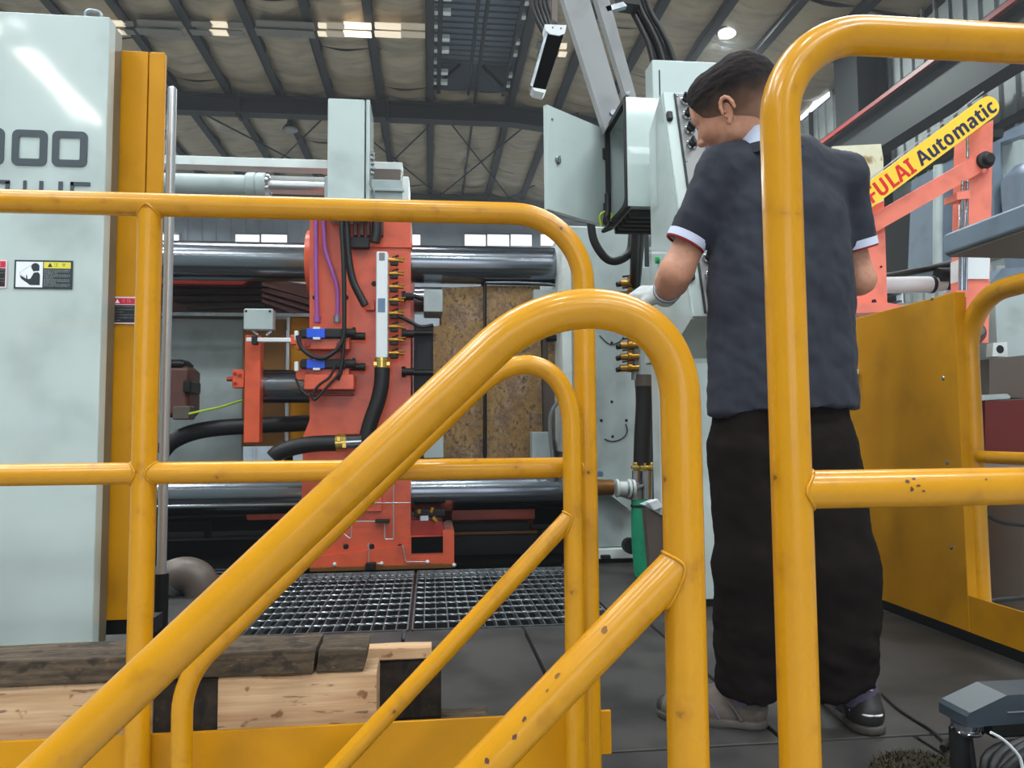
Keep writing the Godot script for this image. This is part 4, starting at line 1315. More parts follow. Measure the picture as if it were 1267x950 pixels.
	part("collar", M.new().cyl(Z(787, 582, zc + 0.05), Z(787, 597, zc + 0.05), 0.022, 14).cyl(Z(799, 582, zc + 0.03), Z(799, 617, zc + 0.03), 0.036, 18), mt("chrome"), t)
	part("elbow", M.new().tube(Zs([776, 604, 788, 604, 796, 601], zc + 0.06), 0.034, 16, true, 0.012).cyl(Z(787, 600, zc + 0.05), Z(787, 618, zc + 0.05), 0.03, 14), mt("galvanised"), t)
	m = M.new()
	for u in [762, 777, 782]:
		ring_collar(m, Z(u, 604, zc + 0.05), Vector3.RIGHT, 0.048, 0.014)
	m.cyl(Z(762, 604, zc + 0.05), Z(777, 604, zc + 0.05), 0.036, 16)
	part("valve_body", m, mt("white_paint"), t)
	part("bronze_pipe", M.new().cyl(Z(732, 603, zc + 0.05), Z(758, 603, zc + 0.05), 0.042, 18), mt("bronze_paint"), t)
	part("blue_tap", M.new().box(Z(742, 586, zc + 0.08), Vector3(0.035, 0.03, 0.02), 0.005), mt("blue_grey"), t)
	h = solo("green_hose", M.new().tube(curve(Zs([791, 618, 791, 660, 794, 700, 800, 735], zc + 0.04)), 0.042, 18).tube(curve(Zs([797, 618, 799, 660, 803, 700, 805, 735], zc + 0.02)), 0.03, 14), mt("green_hose"), "green flat water hose hanging to the deck beside the pedestal", "hose")
	part("cable_tie", M.new().lathe([Vector2(0.044, 0), Vector2(0.047, 0.002), Vector2(0.047, 0.01), Vector2(0.044, 0.012)], Z(791, 627, zc + 0.04), Vector3.UP, 16).lathe([Vector2(0.044, 0), Vector2(0.047, 0.002), Vector2(0.047, 0.01), Vector2(0.044, 0.012)], Z(794, 718, zc + 0.04), Vector3.UP, 16), mt("black_plastic"), h)
	# loop of black cable under the open enclosure
	solo("cable", M.new().tube(curve(Zs([731, 276, 735, 298, 748, 318, 762, 323, 778, 314, 782, 295, 783, 270], -3.6)), 0.021, 12), mt("rubber"), "black cable hanging in a loop below the open enclosure", "cable")
	h = solo("cable_bundle", M.new().tube(curve([Z(785, 258, -3.0), Z(787, 285, -3.2), Z(786, 318, -3.6), Z(785, 352, -3.86)]), 0.026, 10).tube(curve([Z(794, 258, -3.0), Z(793, 285, -3.2), Z(791, 318, -3.6), Z(788, 352, -3.86)]), 0.02, 10), mt("rubber"), "black cable bundle dropping from the enclosure to the brass valves", "cable")
	solo("cable_duct", pbox(806, 262, 814, 722, -4.0, 0.08), mt("dark_steel"), "narrow dark cable duct behind the control pedestal", "duct")

# ---------------------------------------------------------------- white safety door and yellow guard at left
func ring_print(m: M, c: Vector3, w: float, h: float, s: float, r: float) -> void:
	var a := rrect(w, h, r)
	var b := rrect(w - 2 * s, h - 2 * s, maxf(r - s, 0.004))
	for i in a.size():
		var j := (i + 1) % a.size()
		m.flat(c + Vector3(a[i].x, a[i].y, 0), c + Vector3(a[j].x, a[j].y, 0), c + Vector3(b[j].x, b[j].y, 0), c + Vector3(b[i].x, b[i].y, 0), Vector3.BACK)
		m.flat(c + Vector3(a[i].x, a[i].y, 0), c + Vector3(a[j].x, a[j].y, 0), c + Vector3(a[j].x, a[j].y, -0.003), c + Vector3(a[i].x, a[i].y, -0.003), Vector3(a[i].x, a[i].y, 0).normalized())

func rect(im: Image, x: float, y: float, w: float, h: float, c: Color) -> void:
	im.fill_rect(Rect2i(int(x), int(y), int(w), int(h)), c)

func tri_px(im: Image, a: Vector2, b: Vector2, c: Vector2, col: Color) -> void:
	poly_px(im, PackedVector2Array([a, b, c]), col)

func poly_px(im: Image, p: PackedVector2Array, col: Color) -> void:
	for y in im.get_height():
		for x in im.get_width():
			if Geometry2D.is_point_in_polygon(Vector2(x + 0.5, y + 0.5), p):
				im.set_pixel(x, y, col)

func disc_px(im: Image, c: Vector2, r: Vector2, col: Color) -> void:
	for y in range(int(c.y - r.y), int(c.y + r.y) + 1):
		for x in range(int(c.x - r.x), int(c.x + r.x) + 1):
			if pow((x + 0.5 - c.x) / r.x, 2) + pow((y + 0.5 - c.y) / r.y, 2) <= 1.0 and x >= 0 and y >= 0 and x < im.get_width() and y < im.get_height():
				im.set_pixel(x, y, col)

# strokes of a blocky character on a 6 x 6 grid, each stroke [x, y, w, h]
func glyph(im: Image, x: float, y: float, k: float, strokes: Array, c: Color) -> void:
	for s in strokes:
		rect(im, x + s[0] * k, y + s[1] * k, maxf(1, s[2] * k), maxf(1, s[3] * k), c)

const ZHU := [[0, 0, 1, 1], [0, 2, 1, 1], [0, 4.5, 1, 1.5], [3.5, 0, 1, 1], [2, 1.2, 4, 0.7], [2.3, 3, 3.5, 0.7], [1.8, 5.3, 4.4, 0.7], [3.7, 1.2, 0.8, 4.6]]
const YI := [[2.7, 0, 0.7, 0.8], [0.6, 0.8, 5, 0.6], [0, 2, 6, 0.6], [1.2, 2.8, 3.8, 0.5], [1.2, 3.7, 3.8, 0.5], [1.2, 2.8, 0.6, 1.4], [4.5, 2.8, 0.6, 1.4], [0.2, 4.8, 0.7, 1], [1.8, 5.4, 3, 0.6], [5.2, 4.7, 0.7, 1]]
const WEI := [[1.6, 0, 2.6, 0.6], [0.6, 1, 0.6, 1], [3.4, 0.6, 0.6, 1], [0.6, 1.6, 5, 0.6], [0.4, 1.8, 0.7, 4], [2.2, 2.8, 3, 0.6], [2.2, 2.8, 0.6, 2.8], [2.2, 5.3, 3.6, 0.6], [4.6, 2.8, 0.6, 1.6]]
const XIAN := [[0, 0, 0.7, 6], [0, 0, 1.8, 0.6], [1.2, 0.4, 0.7, 2], [0.6, 2.4, 1.2, 0.6], [3.8, 0, 0.8, 1], [2.6, 1.2, 3.2, 0.6], [3.2, 2.2, 2.2, 0.5], [2.8, 3.2, 0.6, 1.4], [4, 3, 0.6, 1.4], [5.2, 3.2, 0.6, 1.4], [2.4, 5.2, 3.6, 0.6]]

func text_lines(im: Image, x: float, y: float, w: float, n: int, step: float, c: Color, sd: int) -> void:
	var r := RandomNumberGenerator.new()
	r.seed = sd
	for i in n:
		var q := x
		var e := x + w * (1.0 if i % 3 != 2 else r.randf_range(0.35, 0.7))
		while q < e:
			var g := r.randf_range(2.0, 4.0)
			rect(im, q, y + i * step, g, 1, c)
			rect(im, q + 1, y + i * step + 2, g - 1, 1, c)
			if r.randf() < 0.6:
				rect(im, q, y + i * step, 1, 3, c)
			q += g + 1.0

func sticker_caution() -> Image:
	var im := Image.create(216, 108, false, Image.FORMAT_RGB8)
	var dk := Color(0.16, 0.2, 0.22)
	im.fill(dk)
	rect(im, 6, 6, 99, 96, Color(0.93, 0.95, 0.97))
	disc_px(im, Vector2(77, 25), Vector2(15, 14), dk)
	poly_px(im, PackedVector2Array([Vector2(66, 20), Vector2(92, 20), Vector2(92, 40), Vector2(70, 42), Vector2(64, 32)]), dk)
	poly_px(im, PackedVector2Array([Vector2(72, 47), Vector2(88, 45), Vector2(95, 55), Vector2(95, 94), Vector2(60, 94), Vector2(26, 70), Vector2(20, 56), Vector2(34, 64), Vector2(46, 72), Vector2(60, 70)]), dk)
	poly_px(im, PackedVector2Array([Vector2(44, 56), Vector2(47, 56), Vector2(50, 74), Vector2(44, 72)]), dk)
	for k in 22:
		im.set_pixel(62 - k * 2, int(18 + k * 1.4), Color(0.5, 0.52, 0.55))
		im.set_pixel(61 - k * 2, int(18 + k * 1.4), Color(0.5, 0.52, 0.55))
		im.set_pixel(18 + k, 46 + k, Color(0.5, 0.52, 0.55))
	rect(im, 108, 6, 100, 24, Color(0.88, 0.84, 0.3))
	tri_px(im, Vector2(131, 9), Vector2(122, 25), Vector2(140, 25), dk)
	glyph(im, 147, 10, 2.4, ZHU, Color(0.35, 0.36, 0.15))
	glyph(im, 175, 10, 2.4, YI, Color(0.35, 0.36, 0.15))
	text_lines(im, 110, 35, 94, 11, 6, Color(0.72, 0.74, 0.74), 4)
	return im

func sticker_danger(cut := false) -> Image:
	var im := Image.create(108, 108, false, Image.FORMAT_RGB8)
	im.fill(Color(0.9, 0.8, 0.82))
	rect(im, 4, 6, 98, 24, Color(0.78, 0.16, 0.28))
	rect(im, 4, 33, 98, 70, Color(0.1, 0.11, 0.12))
	tri_px(im, Vector2(32, 9), Vector2(22, 26), Vector2(42, 26), Color(0.95, 0.9, 0.9))
	glyph(im, 50, 10, 2.4, WEI, Color(0.98, 0.6, 0.55))
	glyph(im, 72, 10, 2.4, XIAN, Color(0.98, 0.75, 0.45))
	text_lines(im, 8, 38, 90, 6, 11, Color(0.62, 0.63, 0.62), 8 if cut else 5)
	return im

func sheet_on(u0: float, v0: float, u1: float, v1: float, z: float) -> M:
	var vm := (v0 + v1) / 2
	var um := (u0 + u1) / 2
	var x0 := Z(u0, vm, z).x
	var x1 := Z(u1, vm, z).x
	var y0 := Z(um, v1, z).y
	var y1 := Z(um, v0, z).y
	var m := M.new()
	m.sheet(Vector3(x0, y1, z), Vector3(x1, y1, z), Vector3(x1, y0, z), Vector3(x0, y0, z))
	return m

func left_guard() -> void:
	var z := -2.5
	var t := thing("safety_door", "tall pale grey machine safety door at left printed with large grey digits", "machine door", Vector3(-2.0, 0.09, z - 0.05))
	var xr := -1.05
	part("door_skin", M.new().bx(-3.2, xr, 0.09, 2.137, z - 0.05, z, 0.004), mt("cabinet_paint"), t)
	part("shaded_edge", M.new().bx(xr - 0.06, xr - 0.001, 0.09, 2.13, z - 0.105, z - 0.004, 0.003), mt("taupe_edge_shade"), t)  # taupe colour holds the shade and yellow reflection on the door edge
	part("lifting_eye", M.new().tube(bend([Vector3(-1.14, 2.13, z - 0.03), Vector3(-1.14, 2.172, z - 0.03), Vector3(-1.09, 2.168, z - 0.03), Vector3(-1.09, 2.12, z - 0.03)], 0.018, 5), 0.007, 8), mt("galvanised"), t)
	# printed digits and letters
	var zp := z + 0.004
	for q in [[-38, 3, 158, 203], [15.5, 57, 160.5, 204.5], [65, 107, 162, 206]]:
		var c := Z((q[0] + q[1]) / 2, (q[2] + q[3]) / 2, zp)
		var w: float = (q[1] - q[0]) / FOC * 2.45 * 0.965
		var h: float = (q[3] - q[2]) / FOC * 2.45
		var m := M.new()
		ring_print(m, c, w, h, 0.0225, 0.018)
		part("printed_digit", m, mt("print_grey"), t)
	var ya := Z(60, 224, zp).y
	var hh := 0.092
	var let := func(u0: float, u1: float, bars: Array) -> void:
		var x0 := Z(u0, 240, zp).x
		var x1 := Z(u1, 240, zp).x
		var m := M.new()
		for b in bars:
			m.bx(lerpf(x0, x1, b[0]), lerpf(x0, x1, b[1]), ya - hh * b[3], ya - hh * b[2], zp - 0.003, zp)
		part("printed_letter", m, mt("print_grey"), t)
	let.call(-22.0, 11.0, [[0, 0.2, 0, 1], [0, 1, 0, 0.13], [0.85, 1.0, 0.05, 0.55], [0, 1, 0.45, 0.58]])
	let.call(28.0, 42.0, [[0, 0.28, 0, 1], [0, 1, 0.87, 1]])
	let.call(48.0, 77.0, [[0, 0.16, 0, 1], [0.82, 1, 0, 1], [0, 1, 0.87, 1]])
	let.call(86.5, 111.0, [[0, 1, 0, 0.13], [0, 0.17, 0, 0.5], [0, 1, 0.44, 0.57], [0.83, 1, 0.5, 1], [0, 1, 0.87, 1]])
	part("caution_sticker", sheet_on(17.5, 322, 90, 357.5, z + 0.003), picture("caution_print", sticker_caution()), t, "black bordered yellow and white caution sticker")
	part("danger_sticker", sheet_on(-28, 321, 8.5, 356, z + 0.003), picture("danger_print_cut", sticker_danger(true)), t, "red and black danger sticker at the picture's edge")
	# yellow guard behind it
	var zg := -2.62
	t = thing("guard_cover", "tall yellow sheet metal guard cover with a vertical seam beside the pale door", "guard", Vector3(-0.98, 0.18, zg))
	var yb := 0.15
	var yt := Z(170, 63, zg).y
	var xa := -1.16
	var xs := Z(178, 300, zg).x
	var xe := Z(199, 300, zg).x
	part("sheet", M.new().bx(xa, xs - 0.001, yb, yt, zg - 0.03, zg, 0.003), mt("yellow_sheet"), t)
	part("sheet", M.new().bx(xs + 0.001, xe, yb, yt, zg - 0.022, zg + 0.002, 0.005), mt("yellow_sheet"), t)
	part("bottom_strip", M.new().bx(xa, xe, yb - 0.05, yb, zg - 0.1, zg - 0.02), mt("black_iron"), t)
	part("danger_sticker", sheet_on(135, 367, 168.5, 400.5, zg + 0.005), picture("danger_print", sticker_danger()), t, "red and black danger sticker with white border")
	# chrome post
	var zr := -2.9
	var a := Z(210, 108, zr)
	var b := Z(203, 716, zr)
	var x := (a.x + b.x) / 2
	t = thing("chrome_post", "slim upright chrome post right of the yellow guard cover", "post", Vector3(x, b.y - 0.1, zr))
	part("rod", M.new().lathe([Vector2(0, 0), Vector2(0.017, 0), Vector2(0.017, a.y - b.y - 0.006), Vector2(0.012, a.y - b.y), Vector2(0, a.y - b.y)], Vector3(x, b.y, zr), Vector3.UP, 20), mt("alu"), t)
	part("socket", M.new().cyl(Vector3(x, 0.0, zr), Vector3(x, b.y + 0.02, zr), 0.026, 16), mt("black_iron"), t)

func upper_parts() -> void:
	# white column cabinet on the platen with its neighbours
	var t := thing("column_cabinet", "narrow white upright cabinet on top of the orange platen", "cabinet", Z(432, 262, -4.2))
	part("body", pbox(405, 122, 451, 268, -4.2, 0.3, 0.006), mt("cabinet_paint"), t)
	part("side_cover", pbox(452.5, 123, 457.5, 266, -4.215, 0.28, 0.004), mt("cabinet_paint"), t)
	var m := M.new()
	for k in 5:
		m.cyl(Z(459, 190 + k * 6, -4.22), Z(463, 191 + k * 6, -4.22), 0.012, 8)
	part("plug", m, mt("galvanised"), t)
	part("plug_cable", M.new().tube(curve(Zs([460, 218, 458, 228, 463, 238, 461, 250], -4.2)), 0.006, 6), mt("cable_grey"), t)
	t = thing("valve_block", "pale grey valve block with a dark slot right of the white column cabinet", "machine part", Z(480, 262, -4.4))
	part("body", pbox(458, 222, 501, 268, -4.35, 0.3, 0.006), mt("grey_paint"), t)
	part("end_post", pbox(497, 218, 506, 268, -4.34, 0.3, 0.006), mt("white_paint"), t)
	part("dark_slot", pbox(462, 209, 496, 223, -4.45, 0.2), mt("brown_metal"), t)
	part("flange", pbox(458, 233, 500, 236, -4.33, 0.04, 0.002), mt("grey_paint"), t)
	var a := Z(300, 200, -4.6)
	solo("steel_rail", M.new().bx(-2.6, Z(498, 206, -4.6).x, a.y - 0.028, a.y + 0.028, -4.7, -4.6, 0.004).bx(-2.6, Z(400, 206, -4.6).x, a.y - 0.10, a.y - 0.03, -4.9, -4.75), mt("white_paint"), "long white steel rail running across above the hydraulic cylinder", "rail")
	t = thing("hydraulic_cylinder", "grey hydraulic cylinder with bolted flange above the guard rail", "cylinder", Z(300, 246, -4.4))
	var c := Z(260, 229, -4.4)
	c = Vector3(-2.4, c.y + 0.0, -4.4)
	var xf := Z(306, 229, -4.4).x
	var xg := Z(332, 229, -4.4).x
	part("barrel", M.new().cyl(c, Vector3(xf, c.y, c.z), 0.062, 24), mt("grey_paint"), t)
	m = M.new()
	ring_collar(m, Vector3(xf - 0.02, c.y, c.z), Vector3.RIGHT, 0.055, 0.03, 24)
	ring_collar(m, Vector3(xf, c.y, c.z), Vector3.RIGHT, 0.079, 0.055, 24)
	ring_collar(m, Vector3(xf + 0.056, c.y, c.z), Vector3.RIGHT, 0.079, 0.055, 24)
	part("flange", m, mt("grey_paint"), t)
	m = M.new()
	for k in 8:
		var an := TAU * (k + 0.5) / 8
		m.hexbolt(Vector3(xg - 0.012, c.y + cos(an) * 0.06, c.z + sin(an) * 0.06), Vector3.RIGHT, 0.013, 0.022)
	part("bolt", m, mt("alu"), t)
	part("piston_rod", M.new().cyl(Vector3(xg, c.y + 0.01, c.z), Vector3(Z(404, 228, -4.4).x, c.y + 0.01, c.z), 0.026, 18), mt("alu"), t)
	part("stop_lug", pbox(401, 218, 406, 266, -4.3, 0.2, 0.004), mt("grey_paint"), t)
	if false: solo("grease_nozzle", M.new().lathe([Vector2(0.004, 0), Vector2(0.012, 0.02), Vector2(0.014, 0.08), Vector2(0.0, 0.085)], Z(198, 235, -4.2), Vector3.RIGHT, 10), mt("alu"), "small bright nozzle left of the hydraulic cylinder behind the chrome post", "nozzle")

func enclosure() -> void:
	# open switch box on two slanting arms
	var z := -2.75
	var x0 := Z(776, 190, z).x
	var x1 := x0 + 0.32
	var y1 := Z(780, 120, z).y
	var y0 := Z(790, 255, z).y
	var zb := -3.08
	var t := thing("switch_box", "pale green grey switch box with open door hanging beside the control pedestal", "electrical box", Vector3((x0 + x1) / 2, y0, (z + zb) / 2))
	var c := mt("cabinet_paint")
	var sh := M.new()
	sh.bx(x0, x1, y0, y1, z - 0.004, z).bx(x0, x1, y1 - 0.004, y1, zb, z - 0.004).bx(x0, x1, y0, y0 + 0.004, zb, z - 0.004).bx(x0, x1, y0 + 0.004, y1 - 0.004, zb, zb + 0.004).bx(x1 - 0.004, x1, y0 + 0.004, y1 - 0.004, zb + 0.004, z - 0.004)
	part("shell", sh, c, t)
	var gk := M.new()
	gk.bx(x0 - 0.008, x0 + 0.012, y0 - 0.004, y1 + 0.004, z - 0.02, z - 0.004).bx(x0 - 0.008, x0 + 0.012, y0 - 0.004, y1 + 0.004, zb + 0.004, zb + 0.02).bx(x0 - 0.008, x0 + 0.012, y1 - 0.015, y1 + 0.004, zb + 0.02, z - 0.02).bx(x0 - 0.008, x0 + 0.012, y0 - 0.004, y0 + 0.015, zb + 0.02, z - 0.02)
	part("gasket_frame", gk, mt("black_plastic"), t)
	part("mounting_plate", M.new().bx(x1 - 0.03, x1 - 0.02, y0 + 0.04, y1 - 0.1, zb + 0.04, z - 0.04), mt("galvanised"), t)
	part("terminal_block", M.new().bx(x1 - 0.09, x1 - 0.03, y1 - 0.16, y1 - 0.06, zb + 0.05, z - 0.06, 0.006), mt("black_plastic"), t)
	for k in 5:
		part("gland_rail", M.new().bx(x0 + 0.02, x1 - 0.02, y0 - 0.03, y0 - 0.002, zb + 0.03 + k * 0.058, zb + 0.06 + k * 0.058, 0.004), mt("black_plastic"), t)
	# door swung out to the left
	var hinge := Vector3(x0 - 0.005, 0, zb)
	var f := Z(677, 200, -2.86)
	var free := Vector3(f.x, 0, -2.86)
	var dy1 := Z(748, 160, zb).y
	var dy0 := Z(748, 280, zb).y
	var d := (free - hinge).normalized()
	var nn := d.cross(Vector3.UP).normalized()
	var L := (free - hinge).length()
	var b := Basis(-d, Vector3.UP, (-d).cross(Vector3.UP))
	var mid := (hinge + free) / 2 + Vector3(0, (dy0 + dy1) / 2, 0)
	var dr := part("door", M.new().box(mid, Vector3(L, dy1 - dy0, 0.004), 0.0015, b).box(mid + b * Vector3(0, (dy1 - dy0) / 2 - 0.002, -0.009), Vector3(L, 0.004, 0.02), 0.001, b).box(mid + b * Vector3(0, -(dy1 - dy0) / 2 + 0.002, -0.009), Vector3(L, 0.004, 0.02), 0.001, b).box(mid + b * Vector3(-L / 2 + 0.002, 0, -0.009), Vector3(0.004, dy1 - dy0, 0.02), 0.001, b), c, t)
	var lk := mid + b * Vector3(-L * 0.34, 0.0, 0.002)
	part("lock", M.new().lathe([Vector2(0.016, 0), Vector2(0.016, 0.006), Vector2(0.011, 0.008), Vector2(0, 0.008)], lk, b.z, 16).box(lk + b * Vector3(0, 0, 0.012), Vector3(0.008, 0.03, 0.008), 0.002, b), mt("galvanised"), dr)
	part("screw", M.new().lathe([Vector2(0.005, 0), Vector2(0.005, 0.004), Vector2(0, 0.004)], mid + b * Vector3(-L * 0.42, dy1 * 0 + 0.16, 0.002), b.z, 8), mt("galvanised"), dr)
	for q in [0.1, -0.14]:
		part("hinge", M.new().box(Vector3(x0 - 0.012, (dy0 + dy1) / 2 + q, zb + 0.008), Vector3(0.02, 0.05, 0.022), 0.004), mt("black_plastic"), t)
	# slanting support arms
	var za := -3.0
	t = thing("support_arm", "wide pale grey flat steel arm slanting up from the open box door, left of two", "support arm", Z(760, 150, za), "slanting support arms")
	part("bar", pprism([656, -130, 692, -130, 768, 129, 749, 162], za, 0.05), mt("arm_grey"), t)
	part("bolt", M.new().hexbolt(Z(758, 140, za), Vector3.BACK, 0.014, 0.01), mt("galvanised"), t)
	t = thing("support_arm", "narrower pale grey flat steel arm slanting up beside the cables, right of two", "support arm", Z(778, 120, za - 0.15), "slanting support arms")
	part("bar", pprism([699, -130, 718, -130, 788, 122, 777, 127], za - 0.15, 0.05), mt("arm_grey"), t)
	part("bolt", M.new().hexbolt(Z(776, 116, za - 0.15), Vector3.BACK, 0.012, 0.01), mt("galvanised"), t)
	# small yellow tie and wires where the door earths
	var w := solo("earth_wire", M.new().tube(curve(Zs([744, 280, 742, 268, 749, 262, 757, 266, 755, 276, 766, 272], -2.98)), 0.006, 6), mt("wire_yellow"), "yellow green earth wire curled at the lower corner of the open door", "wire")
	part("clip", M.new().tube(curve(Zs([749, 268, 753, 278, 746, 286, 757, 282], -2.96)), 0.008, 6), mt("black_plastic"), w)
	solo("cable", M.new().tube(curve(Zs([752, 240, 752, 262, 750, 275, 760, 272, 774, 256, 777, 240], -2.98)), 0.014, 8), mt("rubber"), "black cable bent round inside the lower edge of the open switch box", "cable")
	# black light bar hanging above the mould
	var zl := -4.2
	t = thing("light_bar", "black bar lamp with white end cap hanging at a slant under the roof", "light bar", Z(667, 111, zl))
	part("body", pprism([679, 36, 698, 42, 675, 111, 659, 108], zl, 0.07), mt("matt_black"), t)
	part("end_cap", pprism([674, 30, 701, 31, 699, 41, 692, 44, 680, 42, 675, 37], zl + 0.01, 0.09), mt("white_plastic"), t)
	part("end_cap", pprism([658, 108, 676, 111, 673, 115, 661, 112], zl + 0.01, 0.09), mt("white_plastic"), t)
	part("side_rail", pprism([676, 36, 679, 37, 659, 108, 656, 105], zl + 0.005, 0.06), mt("galvanised"), t)
	part("screw", M.new().ball(Z(684, 34, zl + 0.01), Vector3.ONE * 0.006, 8).ball(Z(694, 35, zl + 0.01), Vector3.ONE * 0.006, 8), mt("galvanised"), t)
	var m := M.new()
	for k in 5:
		m.tube(curve(Zs([655 + k * 6, -40, 657 + k * 5, 0, 662 + k * 5, 20, 672 + k * 3, 40 - k * 2], zl - 0.1 - k * 0.02)), 0.014, 8)
	solo("cable_bundle", m, mt("rubber"), "bundle of black cables dropping from the roof to the black bar lamp", "cable")
	solo("hanger_bar", pprism([683, -40, 690, -40, 690, 28, 683, 24], zl + 0.02, 0.04), mt("brown_metal"), "short brown flat hanger above the black bar lamp", "hanger")
	m = M.new()
	for k in 7:
		var o := k * 4.6
		m.tube(curve(Zs([760 + o, -60, 779 + o * 0.8, 5, 793 + o * 0.85, 35, 803 + o * 0.9, 58, 809 + o, 84], -3.25 - (k % 3) * 0.03)), 0.0135, 8)
	solo("cable_bundle", m, mt("rubber"), "thick bundle of black cables curving down to the pedestal top", "cable")
	t = thing("cable_clamp", "bright metal cable clamp at the top above the black cable bundle", "clamp", Z(765, 10, -3.2))
	part("strap", pprism([749, 8, 771, 2, 776, 7, 752, 14], -3.15, 0.03), mt("galvanised"), t)
	part("block", pprism([765, -14, 790, -16, 792, 6, 770, 3], -3.17, 0.08), mt("black_plastic"), t)

func control() -> void:
	var z := -3.15
	var t := thing("control_pedestal", "tall pale grey control pedestal cabinet behind the operator panel", "cabinet", Vector3(1.3, 0, z - 0.2))
	var x0 := Z(814, 430, z).x
	var y1 := Z(850, 75, z).y
	part("cabinet", M.new().bx(x0, x0 + 0.42, 0.03, y1, z - 0.11, z, 0.006), mt("cabinet_paint"), t)
	part("base", M.new().bx(x0 + 0.01, x0 + 0.41, 0.0, 0.03, z - 0.105, z - 0.01), mt("black_iron"), t)
	part("door_seam", M.new().bx(x0 + 0.03, x0 + 0.036, 0.06, y1 - 0.05, z - 0.001, z + 0.001), mt("dark_steel"), t)
	# operator panel box, its face leaning back
	var zt := -2.5
	var zb := -2.25
	var a := Z(820, 115, zt)
	var b := Z(852, 395, zb)
	var xl := (a.x + b.x) / 2
	var up := (a - b)
	up.x = 0
	var L := up.length()
	var uy := up.normalized()
	var nz := Vector3.RIGHT.cross(uy).normalized()
	var o := Vector3(xl, b.y, zb)
	t = thing("operator_panel", "pale grey operator panel box with black rotary switches in front of the worker", "control panel", o + Vector3(0.2, 0, -0.1))
	var W := 0.44
	var P := func(x: float, y: float, h: float) -> Vector3: return o + Vector3(x, 0, 0) + uy * y + nz * h
	# wedge body: side outline extruded along x
	var pb2 := X(803, 165, xl)
	var back_top := Vector2(pb2.z, pb2.y)
	var poly := PackedVector2Array([Vector2(-zb, b.y), Vector2(-zt, a.y), Vector2(-back_top.x, back_top.y), Vector2(-back_top.x, b.y - 0.10), Vector2(-back_top.x - 0.16, b.y - 0.10)])
	part("box", M.new().prism(poly, Vector3(xl, 0, 0), Vector3(0, 0, -1), Vector3.UP, -W), mt("cabinet_paint"), t)
	var bs := Basis(Vector3.RIGHT, uy, nz)
	part("door_frame", M.new().box(P.call(W / 2, L / 2, 0.006), Vector3(W - 0.006, L - 0.006, 0.014), 0.004, bs), mt("cabinet_paint"), t)
	part("face_plate", M.new().box(P.call(W / 2 + 0.012, L / 2, 0.015), Vector3(W - 0.07, L - 0.03, 0.006), 0.002, bs), mt("silver_face"), t)
	part("face_trim", M.new().box(P.call(0.043, L / 2, 0.016), Vector3(0.004, L - 0.03, 0.007), 0.001, bs), mt("dark_steel"), t)
	part("latch", M.new().box(P.call(0.012, L * 0.865, 0.022), Vector3(0.02, 0.035, 0.02), 0.004, bs), mt("black_plastic"), t)
	part("latch", M.new().box(P.call(0.012, L * 0.16, 0.022), Vector3(0.02, 0.03, 0.02), 0.004, bs), mt("black_plastic"), t)
	var k := 0
	for fy in [0.945, 0.875, 0.805, 0.735, 0.235, 0.165]:
		for fx in [0.078, 0.145, 0.215]:
			if fx > 0.2 and k % 2 == 1:
				continue
			var c: Vector3 = P.call(fx, L * fy, 0.018)
			var kn := part("rotary_switch", M.new().lathe([Vector2(0.0, 0), Vector2(0.019, 0), Vector2(0.019, 0.006), Vector2(0.015, 0.01), Vector2(0.0, 0.01)], c, nz, 18), mt("chrome"), t)
			var tw := Basis(nz, 0.6 if k % 2 == 0 else 0.2) * bs
			part("handle", M.new().lathe([Vector2(0.0, 0), Vector2(0.014, 0), Vector2(0.013, 0.012), Vector2(0.0, 0.014)], c + nz * 0.009, nz, 16).box(c + nz * 0.025, Vector3(0.011, 0.034, 0.02), 0.004, tw), mt("black_plastic"), kn)
		k += 1
	for fx in [0.086, 0.15]:
		var c: Vector3 = P.call(fx, L * 0.085, 0.018)
		part("push_button", M.new().lathe([Vector2(0.0, 0), Vector2(0.017, 0), Vector2(0.017, 0.008), Vector2(0.013, 0.016), Vector2(0.0, 0.017)], c, nz, 16), mt("green_plastic"), t, "green push button")
	for fy in [0.97, 0.66, 0.3, 0.02]:
		part("rivet", M.new().ball(P.call(0.052, L * fy, 0.018), Vector3.ONE * 0.004, 8), mt("chrome"), t)
	part("display", M.new().box(P.call(W * 0.62, L * 0.47, 0.017), Vector3(0.24, 0.2, 0.006), 0.003, bs), mt("black_plastic"), t)
	var gb := X(811, 322, xl - 0.012)
	part("side_button", M.new().cyl(gb + Vector3(0.02, 0, 0), gb, 0.012, 14), mt("green_plastic"), t, "green button on the box side")
	# arm that carries the panel box on the pedestal
	part("mount", M.new().bx(xl + 0.12, xl + 0.3, b.y - 0.06, b.y + 0.1, z - 0.02, back_top.x + 0.01, 0.006), mt("grey_paint"), t)
	# tilted grey box low beside the green hose
	var zj := -3.08
	t = thing("foot_box", "small grey box leaning at the pedestal foot beside the green hose", "box", Z(815, 720, zj))
	part("body", pprism([798, 628, 823, 640, 827, 700, 822, 716, 806, 716], zj, 0.05), mt("brown_metal"), t)
	part("lid", pprism([797, 625, 811, 619, 826, 634, 823, 640], zj + 0.01, 0.07), mt("grey_paint"), t)
	part("latch", pprism([803, 622, 815, 618, 821, 627, 809, 631], zj + 0.03, 0.05), mt("white_plastic"), t)
	part("stand", pprism([809, 714, 821, 714, 821, 763, 809, 763], zj - 0.01, 0.03), mt("dark_steel"), t)
	part("edge_tube", M.new().tube(bend(Zs([822, 634, 826, 645, 826, 700], zj + 0.02), 0.03, 4), 0.008, 8), mt("chrome"), t)

